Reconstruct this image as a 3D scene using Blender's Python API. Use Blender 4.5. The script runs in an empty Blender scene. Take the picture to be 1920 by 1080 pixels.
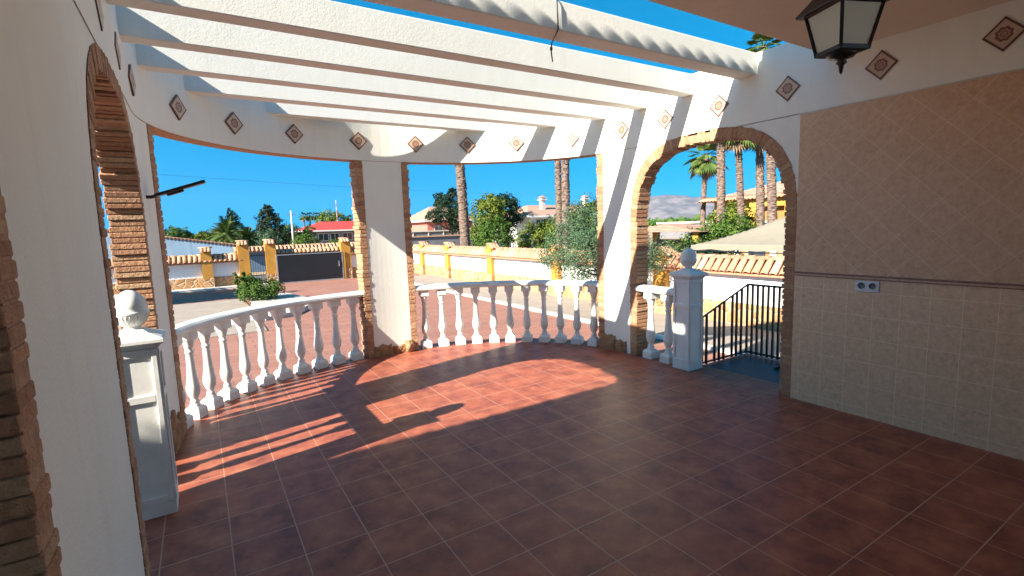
import bpy, bmesh, math, random
from mathutils import Vector, Matrix, noise as mnoise
R = math.radians
random.seed(7)
scn = bpy.context.scene
col = scn.collection

# ------------------------------------------------------------ camera
H = 1.55
def cam_axes(yaw, pitch, roll):
    cy, sy, cp, sp = math.cos(yaw), math.sin(yaw), math.cos(pitch), math.sin(pitch)
    fwd = Vector((sy*cp, cy*cp, -sp)); right = Vector((cy, -sy, 0)); up = right.cross(fwd)
    c, s = math.cos(roll), math.sin(roll)
    return c*right + s*up, -s*right + c*up, fwd
cr, cu, cf = cam_axes(R(31.956), R(7.019), R(-1.888))
cam = bpy.data.cameras.new('camera'); camo = bpy.data.objects.new('camera', cam); col.objects.link(camo)
m = Matrix((cr, cu, -cf)).transposed().to_4x4(); m.translation = Vector((0, 0, H))
camo.matrix_world = m
cam.sensor_width = 36; cam.lens = 933.37/1920*36; cam.clip_start = 0.05; cam.clip_end = 30000
scn.camera = camo

# ------------------------------------------------------------ sky, sun, exposure
SUN = Vector((2.2, 0.472, -1.27)).normalized()
elev = math.asin(-SUN.z); az = math.atan2(-SUN.x, -SUN.y)     # compass angle of the sun, from +Y towards +X
w = bpy.data.worlds.new("World"); scn.world = w; w.use_nodes = True
nt = w.node_tree; nt.nodes.clear()
sky = nt.nodes.new('ShaderNodeTexSky'); sky.sky_type = 'NISHITA'; sky.sun_disc = False
sky.sun_elevation = elev; sky.sun_rotation = az; sky.air_density = 1.0; sky.dust_density = 0.2; sky.ozone_density = 2.0
# the sky dome is read a little above the horizon band, so that it stays the photograph's deep clear blue down to the hills
tc_ = nt.nodes.new('ShaderNodeTexCoord'); sx_ = nt.nodes.new('ShaderNodeSeparateXYZ'); mr_ = nt.nodes.new('ShaderNodeMapRange'); cx_ = nt.nodes.new('ShaderNodeCombineXYZ')
mr_.inputs[1].default_value = 0; mr_.inputs[2].default_value = 1; mr_.inputs[3].default_value = .34; mr_.inputs[4].default_value = 1.2
nt.links.new(tc_.outputs['Generated'], sx_.inputs[0]); nt.links.new(sx_.outputs[0], cx_.inputs[0]); nt.links.new(sx_.outputs[1], cx_.inputs[1])
nt.links.new(sx_.outputs[2], mr_.inputs[0]); nt.links.new(mr_.outputs[0], cx_.inputs[2]); nt.links.new(cx_.outputs[0], sky.inputs[0])
hs = nt.nodes.new('ShaderNodeHueSaturation'); hs.inputs['Saturation'].default_value = 2.05; hs.inputs['Value'].default_value = 1.0; hs.inputs['Hue'].default_value = 0.48
bg = nt.nodes.new('ShaderNodeBackground'); bg.inputs['Strength'].default_value = 0.075
out = nt.nodes.new('ShaderNodeOutputWorld')
nt.links.new(sky.outputs[0], hs.inputs['Color']); nt.links.new(hs.outputs[0], bg.inputs[0]); nt.links.new(bg.outputs[0], out.inputs[0])
sl = bpy.data.lights.new('sun', 'SUN'); sl.energy = 4.4; sl.angle = R(0.5); sl.color = (1, .90, .77)
so = bpy.data.objects.new('sun', sl); col.objects.link(so); so.rotation_euler = SUN.to_track_quat('-Z', 'Y').to_euler(); so.location = (-20, -5, 20)
scn.view_settings.view_transform = 'Standard'; scn.view_settings.look = 'None'
scn.view_settings.exposure = 2.0; scn.view_settings.gamma = 1.0
scn.render.engine = 'CYCLES'
scn.cycles.max_bounces = 8; scn.cycles.diffuse_bounces = 5

# ------------------------------------------------------------ helpers
def tag(o, label=None, cat=None, group=None, kind=None):
    if label: o['label'] = label
    if cat: o['category'] = cat
    if group: o['group'] = group
    if kind: o['kind'] = kind
    return o
def empty(name, loc=(0, 0, 0), rz=0.0):
    o = bpy.data.objects.new(name, None); o.location = loc; o.rotation_euler = (0, 0, rz); o.empty_display_size = .1
    col.objects.link(o); return o
def thing(name, label, cat, loc=(0, 0, 0), rz=0.0, group=None):
    return tag(empty(name, loc, rz), label, cat, group)
class MB:
    def __init__(s): s.v = []; s.f = []; s.m = []; s.r = []; s.sm = []
    def add(s, vs, fs, mi=0, rnd=None, smooth=False):
        b = len(s.v); rnd = random.random() if rnd is None else rnd
        s.v += [tuple(v) for v in vs]
        for f in fs:
            s.f.append([b+i for i in f]); s.m.append(mi); s.r.append(rnd); s.sm.append(smooth)
    def box(s, x0, x1, y0, y1, z0, z1, mi=0, rnd=None):
        s.add([(x0,y0,z0),(x1,y0,z0),(x1,y1,z0),(x0,y1,z0),(x0,y0,z1),(x1,y0,z1),(x1,y1,z1),(x0,y1,z1)],
              [(0,3,2,1),(4,5,6,7),(0,1,5,4),(1,2,6,5),(2,3,7,6),(3,0,4,7)], mi, rnd)
    def obox(s, c, ax, ay, az, mi=0, rnd=None):      # oriented box, half-axis vectors
        c = Vector(c); ax = Vector(ax); ay = Vector(ay); az = Vector(az)
        vs = [c+sx*ax+sy*ay+sz*az for sz in (-1, 1) for sx, sy in ((-1,-1),(1,-1),(1,1),(-1,1))]
        s.add(vs, [(0,3,2,1),(4,5,6,7),(0,1,5,4),(1,2,6,5),(2,3,7,6),(3,0,4,7)], mi, rnd)
    def lathe(s, c, prof, n=20, mi=0, square=False, rot=0.0, smooth=True):
        c = Vector(c); vs = []; fs = []
        for r, z in prof:
            for i in range(n):
                a = 2*math.pi*i/n + rot
                vs.append(c+Vector((r*math.cos(a), r*math.sin(a), z)))
        for j in range(len(prof)-1):
            for i in range(n):
                fs.append((j*n+i, j*n+(i+1) % n, (j+1)*n+(i+1) % n, (j+1)*n+i))
        fs.append(tuple(range(n))[::-1]); k = (len(prof)-1)*n; fs.append(tuple(range(k, k+n)))
        s.add(vs, fs, mi, None, smooth)
    def tube(s, pts, r, n=8, mi=0, smooth=True):
        pts = [Vector(p) for p in pts]; rs = r if isinstance(r, (list, tuple)) else [r]*len(pts)
        vs = []; fs = []
        for i, p in enumerate(pts):
            d = (pts[min(i+1, len(pts)-1)]-pts[max(i-1, 0)]).normalized()
            u = d.orthogonal().normalized() if abs(d.z) > .9 else d.cross(Vector((0, 0, 1))).normalized()
            if abs(d.z) > .9: u = Vector((1, 0, 0)) - d*d.x; u.normalize()
            v = d.cross(u)
            for k in range(n):
                a = 2*math.pi*k/n; vs.append(p+(u*math.cos(a)+v*math.sin(a))*rs[i])
        for i in range(len(pts)-1):
            for k in range(n):
                fs.append((i*n+k, i*n+(k+1) % n, (i+1)*n+(k+1) % n, (i+1)*n+k))
        fs.append(tuple(range(n))[::-1]); fs.append(tuple(range((len(pts)-1)*n, len(pts)*n)))
        s.add(vs, fs, mi, None, smooth)
    def build(s, name, mats, parent=None, bevel=0.0, fix=True):
        me = bpy.data.meshes.new(name); me.from_pydata(s.v, [], s.f)
        mats = mats if isinstance(mats, (list, tuple)) else [mats]
        for mt in mats: me.materials.append(mt)
        me.polygons.foreach_set('material_index', s.m); me.polygons.foreach_set('use_smooth', s.sm)
        at = me.attributes.new('rnd', 'FLOAT', 'FACE'); at.data.foreach_set('value', s.r)
        me.update()
        if fix:
            bm = bmesh.new(); bm.from_mesh(me); bmesh.ops.recalc_face_normals(bm, faces=bm.faces); bm.to_mesh(me); bm.free()
        o = bpy.data.objects.new(name, me); col.objects.link(o)
        if parent: o.parent = parent
        if bevel:
            b = o.modifiers.new('bevel', 'BEVEL'); b.width = bevel; b.segments = 2; b.limit_method = 'ANGLE'; b.angle_limit = R(40)
        return o

# ------------------------------------------------------------ materials
class NT:
    def __init__(s, name):
        s.mat = bpy.data.materials.new(name); s.mat.use_nodes = True; s.t = s.mat.node_tree
        s.b = s.t.nodes['Principled BSDF']; s.co = None
    def n(s, t, **kw):
        nd = s.t.nodes.new(t)
        for k, v in kw.items(): setattr(nd, k, v)
        return nd
    def l(s, a, b): s.t.links.new(a, b)
    def coord(s, kind='Object'):
        if not s.co: s.co = s.n('ShaderNodeTexCoord')
        return s.co.outputs[kind]
    def geo(s): return s.n('ShaderNodeNewGeometry').outputs['Position']
    def noise(s, vec, scale, detail=4, rough=.6):
        nd = s.n('ShaderNodeTexNoise'); nd.inputs['Scale'].default_value = scale; nd.inputs['Detail'].default_value = detail
        nd.inputs['Roughness'].default_value = rough; s.l(vec, nd.inputs['Vector']); return nd.outputs['Fac']
    def ramp(s, fac, stops):
        nd = s.n('ShaderNodeValToRGB'); e = nd.color_ramp.elements
        while len(e) < len(stops): e.new(.5)
        for i, (p, c) in enumerate(stops): e[i].position = p; e[i].color = (*c, 1) if len(c) == 3 else c
        s.l(fac, nd.inputs[0]); return nd.outputs[0]
    def mix(s, fac, a, b, mode='MIX'):
        nd = s.n('ShaderNodeMix', data_type='RGBA', blend_type=mode)
        for sock, v in ((nd.inputs[0], fac), (nd.inputs[6], a), (nd.inputs[7], b)):
            if hasattr(v, 'is_linked') or hasattr(v, 'links'): s.l(v, sock)
            elif isinstance(v, (int, float)): sock.default_value = v
            else: sock.default_value = (*v, 1)
        return nd.outputs[2]
    def math(s, op, a, b=0.0, c=None):
        nd = s.n('ShaderNodeMath', operation=op)
        for i, v in enumerate((a, b) if c is None else (a, b, c)):
            if isinstance(v, (int, float)): nd.inputs[i].default_value = v
            else: s.l(v, nd.inputs[i])
        return nd.outputs[0]
    def bump(s, h, strength=.3, dist=.01):
        nd = s.n('ShaderNodeBump'); nd.inputs['Strength'].default_value = strength; nd.inputs['Distance'].default_value = dist
        s.l(h, nd.inputs['Height']); s.l(nd.outputs[0], s.b.inputs['Normal'])
    def base(s, c):
        if isinstance(c, tuple): s.b.inputs['Base Color'].default_value = (*c, 1)
        else: s.l(c, s.b.inputs['Base Color'])
    def rough(s, r):
        if isinstance(r, (int, float)): s.b.inputs['Roughness'].default_value = r
        else: s.l(r, s.b.inputs['Roughness'])
def simple(name, c, rough=.6, var=.15, scale=6, bump=0, metal=0, bscale=40, bdist=.01):
    t = NT(name); p = t.geo(); f = t.noise(p, scale)
    lo = tuple(max(0, x*(1-var)) for x in c); hi = tuple(min(1, x*(1+var)) for x in c)
    t.base(t.ramp(f, [(.3, lo), (.7, hi)])); t.rough(rough); t.b.inputs['Metallic'].default_value = metal
    if bump: t.bump(t.noise(p, bscale, 3), bump, bdist)
    return t.mat
def plaster(name, c, stipple=.5, scale=70, dist=.006, dirt=True):
    t = NT(name); p = t.geo()
    big = t.noise(p, 1.3, 5, .65); fine = t.noise(p, 9, 3)
    a = t.ramp(big, [(.3, tuple(x*.93 for x in c)), (.65, c)])
    b = t.mix(t.math('MULTIPLY', fine, .12), a, tuple(x*.8 for x in c))
    mp = t.n('ShaderNodeMapping'); mp.inputs['Scale'].default_value = (7, 7, .5); t.l(p, mp.inputs[0]); st = t.noise(mp.outputs[0], 1.6, 5, .7)
    b = t.mix(t.ramp(st, [(.52, (0, 0, 0)), (.85, (.28, .28, .28))]), b, tuple(x*q for x, q in zip(c, (.70, .64, .56))))
    spt = t.noise(p, 3.1, 6, .8); b = t.mix(t.ramp(spt, [(.60, (0, 0, 0)), (.80, (.22, .22, .22))]), b, tuple(x*q for x, q in zip(c, (.72, .68, .62))))
    t.base(b); t.rough(.85)
    h = t.math('ADD', t.noise(p, scale, 2, .5), t.math('MULTIPLY', t.noise(p, scale*.3, 2), .6))
    t.bump(h, stipple, dist); return t.mat
M = {}
M['white'] = plaster('white_plaster', (.77, .78, .72), .32, 85, .005)
M['gotele'] = plaster('stippled_plaster', (.79, .80, .745), .26, 95, .004)
M['ceil'] = plaster('ceiling_plaster', (.75, .67, .56), .5, 60, .005)
M['stonewhite'] = simple('cast_white_stone', (.69, .695, .66), .6, .09, 7, .25, 0, 90, .003)
M['black'] = simple('black_paint', (.012, .013, .016), .35, .2, 10)
M['bluegrey'] = simple('dark_steel_plate', (.012, .020, .034), .4, .25, 5)
M['glass'] = None
# brick
def brick_mat(name, cols, sc=1.0):
    t = NT(name); at = t.n('ShaderNodeAttribute', attribute_name='rnd'); p = t.geo()
    c = t.ramp(at.outputs['Fac'], [(i/(len(cols)-1), x) for i, x in enumerate(cols)])
    n = t.noise(p, 35*sc, 4, .7)
    c2 = t.mix(t.ramp(n, [(.35, (0, 0, 0)), (.75, (1, 1, 1))]), c, tuple(x*.55 for x in cols[0]))
    c3 = t.mix(.55, c, c2); t.base(c3); t.rough(.85)
    t.bump(t.math('ADD', t.noise(p, 60*sc, 4, .7), t.math('MULTIPLY', t.noise(p, 18*sc, 2), .7)), 1.0, .016/sc); return t.mat
M['brick'] = brick_mat('rustic_brick', [(.34, .16, .085), (.52, .285, .15), (.41, .21, .115), (.55, .365, .21), (.46, .235, .12)])
M['mortar'] = simple('brick_mortar', (.36, .20, .12), .9, .25, 30, .5, 0, 80)
M['rtile'] = brick_mat('terracotta_roof_tile', [(.50, .22, .12), (.64, .36, .22), (.55, .27, .14), (.70, .46, .30)], .5)
def rock_mat():
    t = NT('ochre_rock'); p = t.geo()
    n = t.noise(p, 9, 6, .7); n2 = t.noise(p, 40, 4, .7)
    c = t.ramp(n, [(.3, (.18, .085, .04)), (.5, (.38, .20, .09)), (.7, (.50, .32, .17))])
    t.base(t.mix(t.math('MULTIPLY', n2, .5), c, (.16, .10, .06))); t.rough(.9); t.bump(n2, .8, .02); return t.mat
M['rock'] = rock_mat()
def floor_mat():
    t = NT('terracotta_floor_tiles'); p = t.geo()
    mp = t.n('ShaderNodeMapping'); t.l(p, mp.inputs['Vector']); mp.inputs['Location'].default_value = (-.005, -2.20+3.0, 0)
    br = t.n('ShaderNodeTexBrick', offset=0.0, squash=1.0); t.l(mp.outputs[0], br.inputs['Vector'])
    br.inputs['Scale'].default_value = 1; br.inputs['Brick Width'].default_value = .30; br.inputs['Row Height'].default_value = .2965
    br.inputs['Mortar Size'].default_value = .0036; br.inputs['Mortar Smooth'].default_value = .35
    br.inputs['Color1'].default_value = (.30, .30, .30, 1); br.inputs['Color2'].default_value = (.85, .85, .85, 1); br.inputs['Mortar'].default_value = (.5, .5, .5, 1)
    n = t.noise(p, 5.5, 6, .65); n2 = t.noise(p, 26, 5, .7)
    c = t.ramp(n, [(.36, (.115, .034, .026)), (.50, (.33, .098, .050)), (.66, (.53, .19, .092))])
    c = t.mix(t.math('MULTIPLY', n2, .55), c, (.20, .050, .038))
    rn = t.n('ShaderNodeSeparateColor'); t.l(br.outputs['Color'], rn.inputs[0])
    c = t.mix(t.math('MULTIPLY', rn.outputs[0], .55), c, (.34, .105, .065))
    c = t.mix(t.math('MULTIPLY', t.math('SUBTRACT', 1.0, rn.outputs[0]), .30), c, (.13, .045, .038))
    c = t.mix(br.outputs['Fac'], c, (.42, .22, .145)); t.base(c)
    rr = t.n('ShaderNodeMapRange'); t.l(n2, rr.inputs[0]); rr.inputs[3].default_value = .33; rr.inputs[4].default_value = .55; t.l(rr.outputs[0], t.b.inputs['Roughness'])
    t.b.inputs['Specular IOR Level'].default_value = .22
    h = t.math('SUBTRACT', t.math('MULTIPLY', t.noise(p, 8, 3), .35), br.outputs['Fac']); t.bump(h, .35, .003); return t.mat
M['floor'] = floor_mat()
def walltile(name, rot, w_, h_, off, base, lo, grout, vein=True):
    t = NT(name); p = t.geo(); sp = t.n('ShaderNodeSeparateXYZ'); t.l(p, sp.inputs[0])
    cb = t.n('ShaderNodeCombineXYZ'); t.l(sp.outputs[1], cb.inputs[0]); t.l(sp.outputs[2], cb.inputs[1])
    mp = t.n('ShaderNodeMapping'); t.l(cb.outputs[0], mp.inputs['Vector']); mp.inputs['Rotation'].default_value = (0, 0, rot); mp.inputs['Location'].default_value = off
    br = t.n('ShaderNodeTexBrick', offset=0.0, squash=1.0); t.l(mp.outputs[0], br.inputs['Vector'])
    br.inputs['Scale'].default_value = 1; br.inputs['Brick Width'].default_value = w_; br.inputs['Row Height'].default_value = h_
    br.inputs['Mortar Size'].default_value = .002; br.inputs['Mortar Smooth'].default_value = .3
    br.inputs['Color1'].default_value = (.2, .2, .2, 1); br.inputs['Color2'].default_value = (.9, .9, .9, 1)
    n = t.noise(p, 22, 8, .85); c = t.ramp(n, [(.36, lo), (.62, base)])
    n3 = t.noise(p, 2.2, 3, .5); c = t.mix(t.math('MULTIPLY', n3, .25), c, lo)
    sc = t.n('ShaderNodeSeparateColor'); t.l(br.outputs['Color'], sc.inputs[0])
    c = t.mix(t.math('MULTIPLY', sc.outputs[0], .18), c, tuple(x*1.12 for x in base))
    c = t.mix(br.outputs['Fac'], c, grout); t.base(c); t.rough(.38)
    t.bump(t.math('SUBTRACT', t.math('MULTIPLY', t.noise(p, 25, 3), .3), br.outputs['Fac']), .3, .002); return t.mat
M['tile_low'] = walltile('wall_tiles_square', 0, .174, .18, (-.124, -.07, 0), (.76, .54, .355), (.50, .33, .20), (.80, .63, .46))
M['tile_up'] = walltile('wall_tiles_diagonal', R(45), .176, .176, (.05, .02, 0), (.64, .42, .265), (.42, .25, .145), (.68, .50, .34))
M['border'] = simple('brown_border_tile', (.20, .085, .06), .35, .3, 30)
def deco_mat():
    t = NT('patterned_accent_tile'); s = t.n('ShaderNodeSeparateXYZ'); t.l(t.coord('Object'), s.inputs[0])
    x, y = s.outputs[0], s.outputs[1]
    ax = t.math('ABSOLUTE', x); ay = t.math('ABSOLUTE', y); mx = t.math('MAXIMUM', ax, ay)
    r = t.math('SQRT', t.math('ADD', t.math('MULTIPLY', x, x), t.math('MULTIPLY', y, y)))
    a = t.math('ARCTAN2', y, x); pet = t.math('ADD', r, t.math('MULTIPLY', t.math('COSINE', t.math('MULTIPLY', a, 8)), .003))
    c = t.ramp(t.math('MULTIPLY', mx, 1/.075), [(0, (.48, .36, .27)), (.80, (.48, .36, .27)), (.83, (.095, .035, .025)), (1, (.12, .045, .03))])
    ros = t.ramp(t.math('MULTIPLY', pet, 1/.05), [(0, (1, 1, 1)), (.14, (.15, .15, .15)), (.3, (1, 1, 1)), (.45, (.25, .25, .25)), (.62, (1, 1, 1)), (.8, (1, 1, 1)), (.86, (0, 0, 0))])
    t.base(t.mix(ros, c, (.17, .065, .045))); t.rough(.4); return t.mat
M['deco'] = deco_mat()
def pave_mat(name, c1, c2, mort, w_, h_, off=.5):
    t = NT(name); p = t.geo(); br = t.n('ShaderNodeTexBrick', offset=off); t.l(p, br.inputs['Vector'])
    br.inputs['Scale'].default_value = 1; br.inputs['Brick Width'].default_value = w_; br.inputs['Row Height'].default_value = h_
    br.inputs['Mortar Size'].default_value = .014; br.inputs['Color1'].default_value = (*c1, 1); br.inputs['Color2'].default_value = (*c2, 1); br.inputs['Mortar'].default_value = (*mort, 1)
    n = t.noise(p, 1.1, 6, .7); t.base(t.mix(t.math('MULTIPLY', n, .5), br.outputs['Color'], tuple(x*.72 for x in c1))); t.rough(.8)
    t.bump(t.noise(p, 30, 3), .3, .01); return t.mat
M['redpave'] = pave_mat('pink_stamped_paving', (.27, .12, .085), (.34, .16, .112), (.17, .085, .062), .6, .3)
M['concrete'] = simple('pale_concrete', (.28, .235, .19), .85, .12, 2, .3)
M['kerb'] = simple('white_kerb', (.58, .54, .48), .8, .1, 4)
M['earth'] = simple('dry_ground', (.30, .22, .14), .95, .3, .25, .4, 0, 3, .05)
M['gravel'] = simple('white_gravel', (.42, .39, .35), .9, .3, 18, .9, 0, 30, .03)
M['ochre'] = simple('ochre_paint', (.44, .215, .03), .75, .15, 3, .25)
M['pwhite'] = plaster('perimeter_white', (.80, .79, .77), .3, 30, .008)
def stone_wall():
    t = NT('crazy_stone_cladding'); p = t.geo(); v = t.n('ShaderNodeTexVoronoi'); v.inputs['Scale'].default_value = 3.6; t.l(p, v.inputs['Vector'])
    v2 = t.n('ShaderNodeTexVoronoi', feature='DISTANCE_TO_EDGE'); v2.inputs['Scale'].default_value = 3.6; t.l(p, v2.inputs['Vector'])
    s = t.n('ShaderNodeSeparateColor'); t.l(v.outputs['Color'], s.inputs[0])
    c = t.ramp(s.outputs[0], [(0, (.30, .13, .045)), (.35, (.46, .26, .11)), (.65, (.36, .17, .06)), (1, (.52, .34, .17))])
    c = t.mix(t.math('MULTIPLY', t.noise(p, 12, 4), .4), c, (.30, .17, .08))
    c = t.mix(t.ramp(v2.outputs['Distance'], [(.02, (1, 1, 1)), (.06, (0, 0, 0))]), c, (.42, .32, .22)); t.base(c); t.rough(.9)
    t.bump(t.ramp(v2.outputs['Distance'], [(0, (0, 0, 0)), (.15, (1, 1, 1))]), .7, .03); return t.mat
M['stone'] = stone_wall()
def leaf(name, cols):
    t = NT(name); at = t.n('ShaderNodeAttribute', attribute_name='rnd')
    t.base(t.ramp(at.outputs['Fac'], [(i/(len(cols)-1), x) for i, x in enumerate(cols)])); t.rough(.7)
    t.b.inputs['Specular IOR Level'].default_value = .12
    return t.mat
M['leaf'] = leaf('green_leaves', [(0.018, 0.047, 0.009), (0.043, 0.094, 0.014), (0.072, 0.122, 0.022), (0.036, 0.079, 0.018)])
M['leafy'] = leaf('yellowgreen_leaves', [(0.036, 0.072, 0.009), (0.086, 0.130, 0.018), (0.130, 0.151, 0.022), (0.050, 0.101, 0.014)])
M['dark'] = leaf('dark_needles', [(0.009, 0.025, 0.011), (0.022, 0.047, 0.022), (0.014, 0.036, 0.016)])
M['cedar'] = leaf('blue_green_needles', [(0.016, 0.032, 0.022), (0.036, 0.058, 0.032), (0.025, 0.043, 0.025)])
M['olive'] = leaf('olive_leaves', [(.025, .060, .028), (.055, .105, .050), (.085, .14, .080), (.038, .080, .036)])
M['palm'] = leaf('palm_leaves', [(0.029, 0.065, 0.014), (0.072, 0.115, 0.025), (0.115, 0.151, 0.043)])
M['dry'] = leaf('dry_fronds', [(.16, .11, .06), (.24, .17, .10)])
M['bare'] = leaf('bare_twigs', [(.22, .18, .15), (.34, .29, .25)])
def bark(name, a, b):
    t = NT(name); p = t.geo(); mp = t.n('ShaderNodeMapping'); mp.inputs['Scale'].default_value = (1, 1, 2.2); t.l(p, mp.inputs[0])
    v = t.n('ShaderNodeTexVoronoi'); v.inputs['Scale'].default_value = 7; t.l(mp.outputs[0], v.inputs['Vector'])
    n = t.noise(p, 14, 5, .7); f = t.math('MULTIPLY', t.math('ADD', v.outputs['Distance'], n), .6)
    t.base(t.ramp(f, [(.3, a), (.75, b)])); t.rough(.95); t.bump(f, .9, .05); return t.mat
M['ptrunk'] = bark('palm_bark', (.26, .19, .145), (.09, .06, .045))
M['bark'] = bark('tree_bark', (.13, .10, .07), (.06, .045, .03))
M['redroof'] = simple('red_sheet_roof', (.42, .045, .03), .6, .2, 1.5)
M['yellow'] = simple('yellow_house_paint', (.45, .26, .04), .8, .08, 2)
M['orange'] = simple('orange_house_paint', (.40, .15, .035), .8, .08, 2)
M['win'] = simple('dark_window_glass', (.03, .04, .05), .15, .3, 1)
M['greywall'] = simple('grey_fence_wall', (.16, .16, .17), .8, .2, 1)
M['shadeblue'] = simple('shade_tinted_render', (.10, .165, .24), .9, .2, .5, .3, 0, 4, .03)  # bluish shade is put into the base colour of these walls
M['tent'] = simple('beige_canvas', (.21, .188, .142), .85, .06, 4)
M['gatepaint'] = simple('black_gate_panel', (.004, .007, .011), .5, .35, 3)
M['steel'] = simple('grey_steel', (.35, .36, .37), .4, .15, 8, 0, .6)
M['plastic'] = simple('white_socket_plastic', (.58, .60, .62), .35, .05, 10)
M['pink'] = simple('pink_render', (.50, .16, .12), .85, .12, 2)
M['brickd'] = M['brick']

def mountain_mat():
    t = NT('bare_mountain_rock'); p = t.geo(); n = t.noise(p, .0045, 8, .65); n2 = t.noise(p, .02, 5, .6)
    c = t.ramp(n, [(.38, (.07, .07, .075)), (.5, (.125, .115, .12)), (.62, (.20, .17, .17))])
    t.base(t.mix(t.math('MULTIPLY', n2, .4), c, (.10, .10, .07))); t.rough(1.0); return t.mat
M['mount'] = mountain_mat()
def glass():
    t = NT('frosted_lantern_glass'); t.base((.78, .86, .78)); t.rough(.35); t.b.inputs['Transmission Weight'].default_value = .12
    t.b.inputs['IOR'].default_value = 1.2; return t.mat
M['glass'] = glass()

# ------------------------------------------------------------ porch geometry constants
XL, XR, XC = -.29, 4.234, 1.972
YE, EA, EB = 4.16, 2.262, 1.88          # the rounded end: half ellipse
T = .17                                 # wall thickness
ZJ, ZT = 2.38, 2.97                     # joint under the frieze, wall top
G = -1.0                                # ground outside
def ell(u, off=0.0):                    # u=0 right end .. pi left end ; off = outward offset
    x, y = EA*math.cos(u), EB*math.sin(u); n = Vector((x/EA**2, y/EB**2, 0)).normalized()
    return Vector((XC+x, YE+y, 0)) + n*off, n
def u_at_y(y, left):
    u = math.asin(min(1, (y-YE)/EB)); return math.pi-u if left else u
def u_at_x(x): return math.acos((x-XC)/EA)

# ------------------------------------------------------------ ground, paving, terrace floor
g = MB(); N = 40
g.box(-6000, 9000, -400, 9000, G-2, G-.02)
tag(g.build('ground', M['earth']), kind='structure')
g = MB(); g.box(-11, 10.75, -8, 28.4, G-.5, G); tag(g.build('red_paving', M['redpave']), kind='structure')
g = MB(); g.box(8.5, 10.74, -8, 26.0, G-.3, G+.05); tag(g.build('wall_path', M['concrete']), kind='structure')
g = MB(); g.box(8.36, 8.5, -8, 26.0, G-.3, G+.07); g.box(-11, 3.0, 27.6, 28.38, G-.3, G+.10)
tag(g.build('kerb', M['kerb']), kind='structure')
g = MB(); g.box(-11, 1.35, 14.6, 22.6, G-.3, G+.03); tag(g.build('side_path', M['concrete']), kind='structure')
# planting bed with white gravel and edging
bed = MB(); pts = [(1.5, 16.3), (2.3, 16.6), (3.0, 17.9), (3.3, 20.5), (2.9, 22.4), (1.6, 22.6), (1.42, 20)]
n_ = len(pts); bed.add([(x, y, G-.1) for x, y in pts]+[(x, y, G+.14) for x, y in pts], [tuple(range(n_, 2*n_))]+[(i, (i+1) % n_, n_+(i+1) % n_, n_+i) for i in range(n_)])
tag(bed.build('gravel_bed', M['gravel']), kind='structure')
g = MB(); g.box(-30, 60, 29.6, 36, G-.5, G-.005); tag(g.build('road', simple('street_asphalt', (.09, .09, .09), .9, .2, 1)), kind='structure')

fl = MB(); us = [i*math.pi/60 for i in range(61)]
ring = [(XR+T+.1, -3.2)] + [tuple(ell(u, T+.10)[0][:2]) for u in us] + [(XL-T-.1, -3.2)]
k = len(ring)
fl.add([(x, y, 0) for x, y in ring], [tuple(range(k))])
fl.add([(x, y, -.03) for x, y in ring]+[(x, y, 0) for x, y in ring], [(i, (i+1) % k, k+(i+1) % k, k+i) for i in range(k)])
tag(fl.build('terrace_floor', M['floor']), kind='structure')
pl = MB(); ring2 = [(XR+T+.04, -3.2)] + [tuple(ell(u, T+.04)[0][:2]) for u in us] + [(XL-T-.04, -3.2)]
pl.add([(x, y, G-.2) for x, y in ring2]+[(x, y, -.031) for x, y in ring2], [(i, (i+1) % k, k+(i+1) % k, k+i) for i in range(k)]+[tuple(range(k, 2*k))])
tag(pl.build('terrace_plinth', M['stone']), kind='structure')

# ------------------------------------------------------------ arches
def arch_pt(t, half, top, spring=1.45, n=2.9):   # t from -1..1 as angle parameter 0..pi
    c, s = math.cos(t), math.sin(t)
    return (math.copysign(abs(c)**(2/n), c)*half, spring+(top-spring)*abs(s)**(2/n))
def arch_outline(yc, half, top, n=40):
    P = [(yc-half, 0)]
    for i in range(n+1):
        y, z = arch_pt(math.pi-math.pi*i/n, half, top); P.append((yc+y, z))
    P.append((yc+half, 0)); return P
ARCH_H, ARCH_TOP = .845, 2.305
def dense_arch(yc, half, top, step):
    # resample by arc length
    raw = arch_outline(yc, half, top, 240); L = [0]
    for a, b in zip(raw, raw[1:]): L.append(L[-1]+math.hypot(b[0]-a[0], b[1]-a[1]))
    n = int(L[-1]/step); out_ = []; j = 0
    for i in range(n+1):
        s = L[-1]*i/n
        while j < len(L)-2 and L[j+1] < s: j += 1
        f = (s-L[j])/max(1e-9, L[j+1]-L[j]); a, b = raw[j], raw[j+1]
        d = Vector((b[0]-a[0], b[1]-a[1])).normalized()
        out_.append((a[0]+(b[0]-a[0])*f, a[1]+(b[1]-a[1])*f, d))
    return out_
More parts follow.
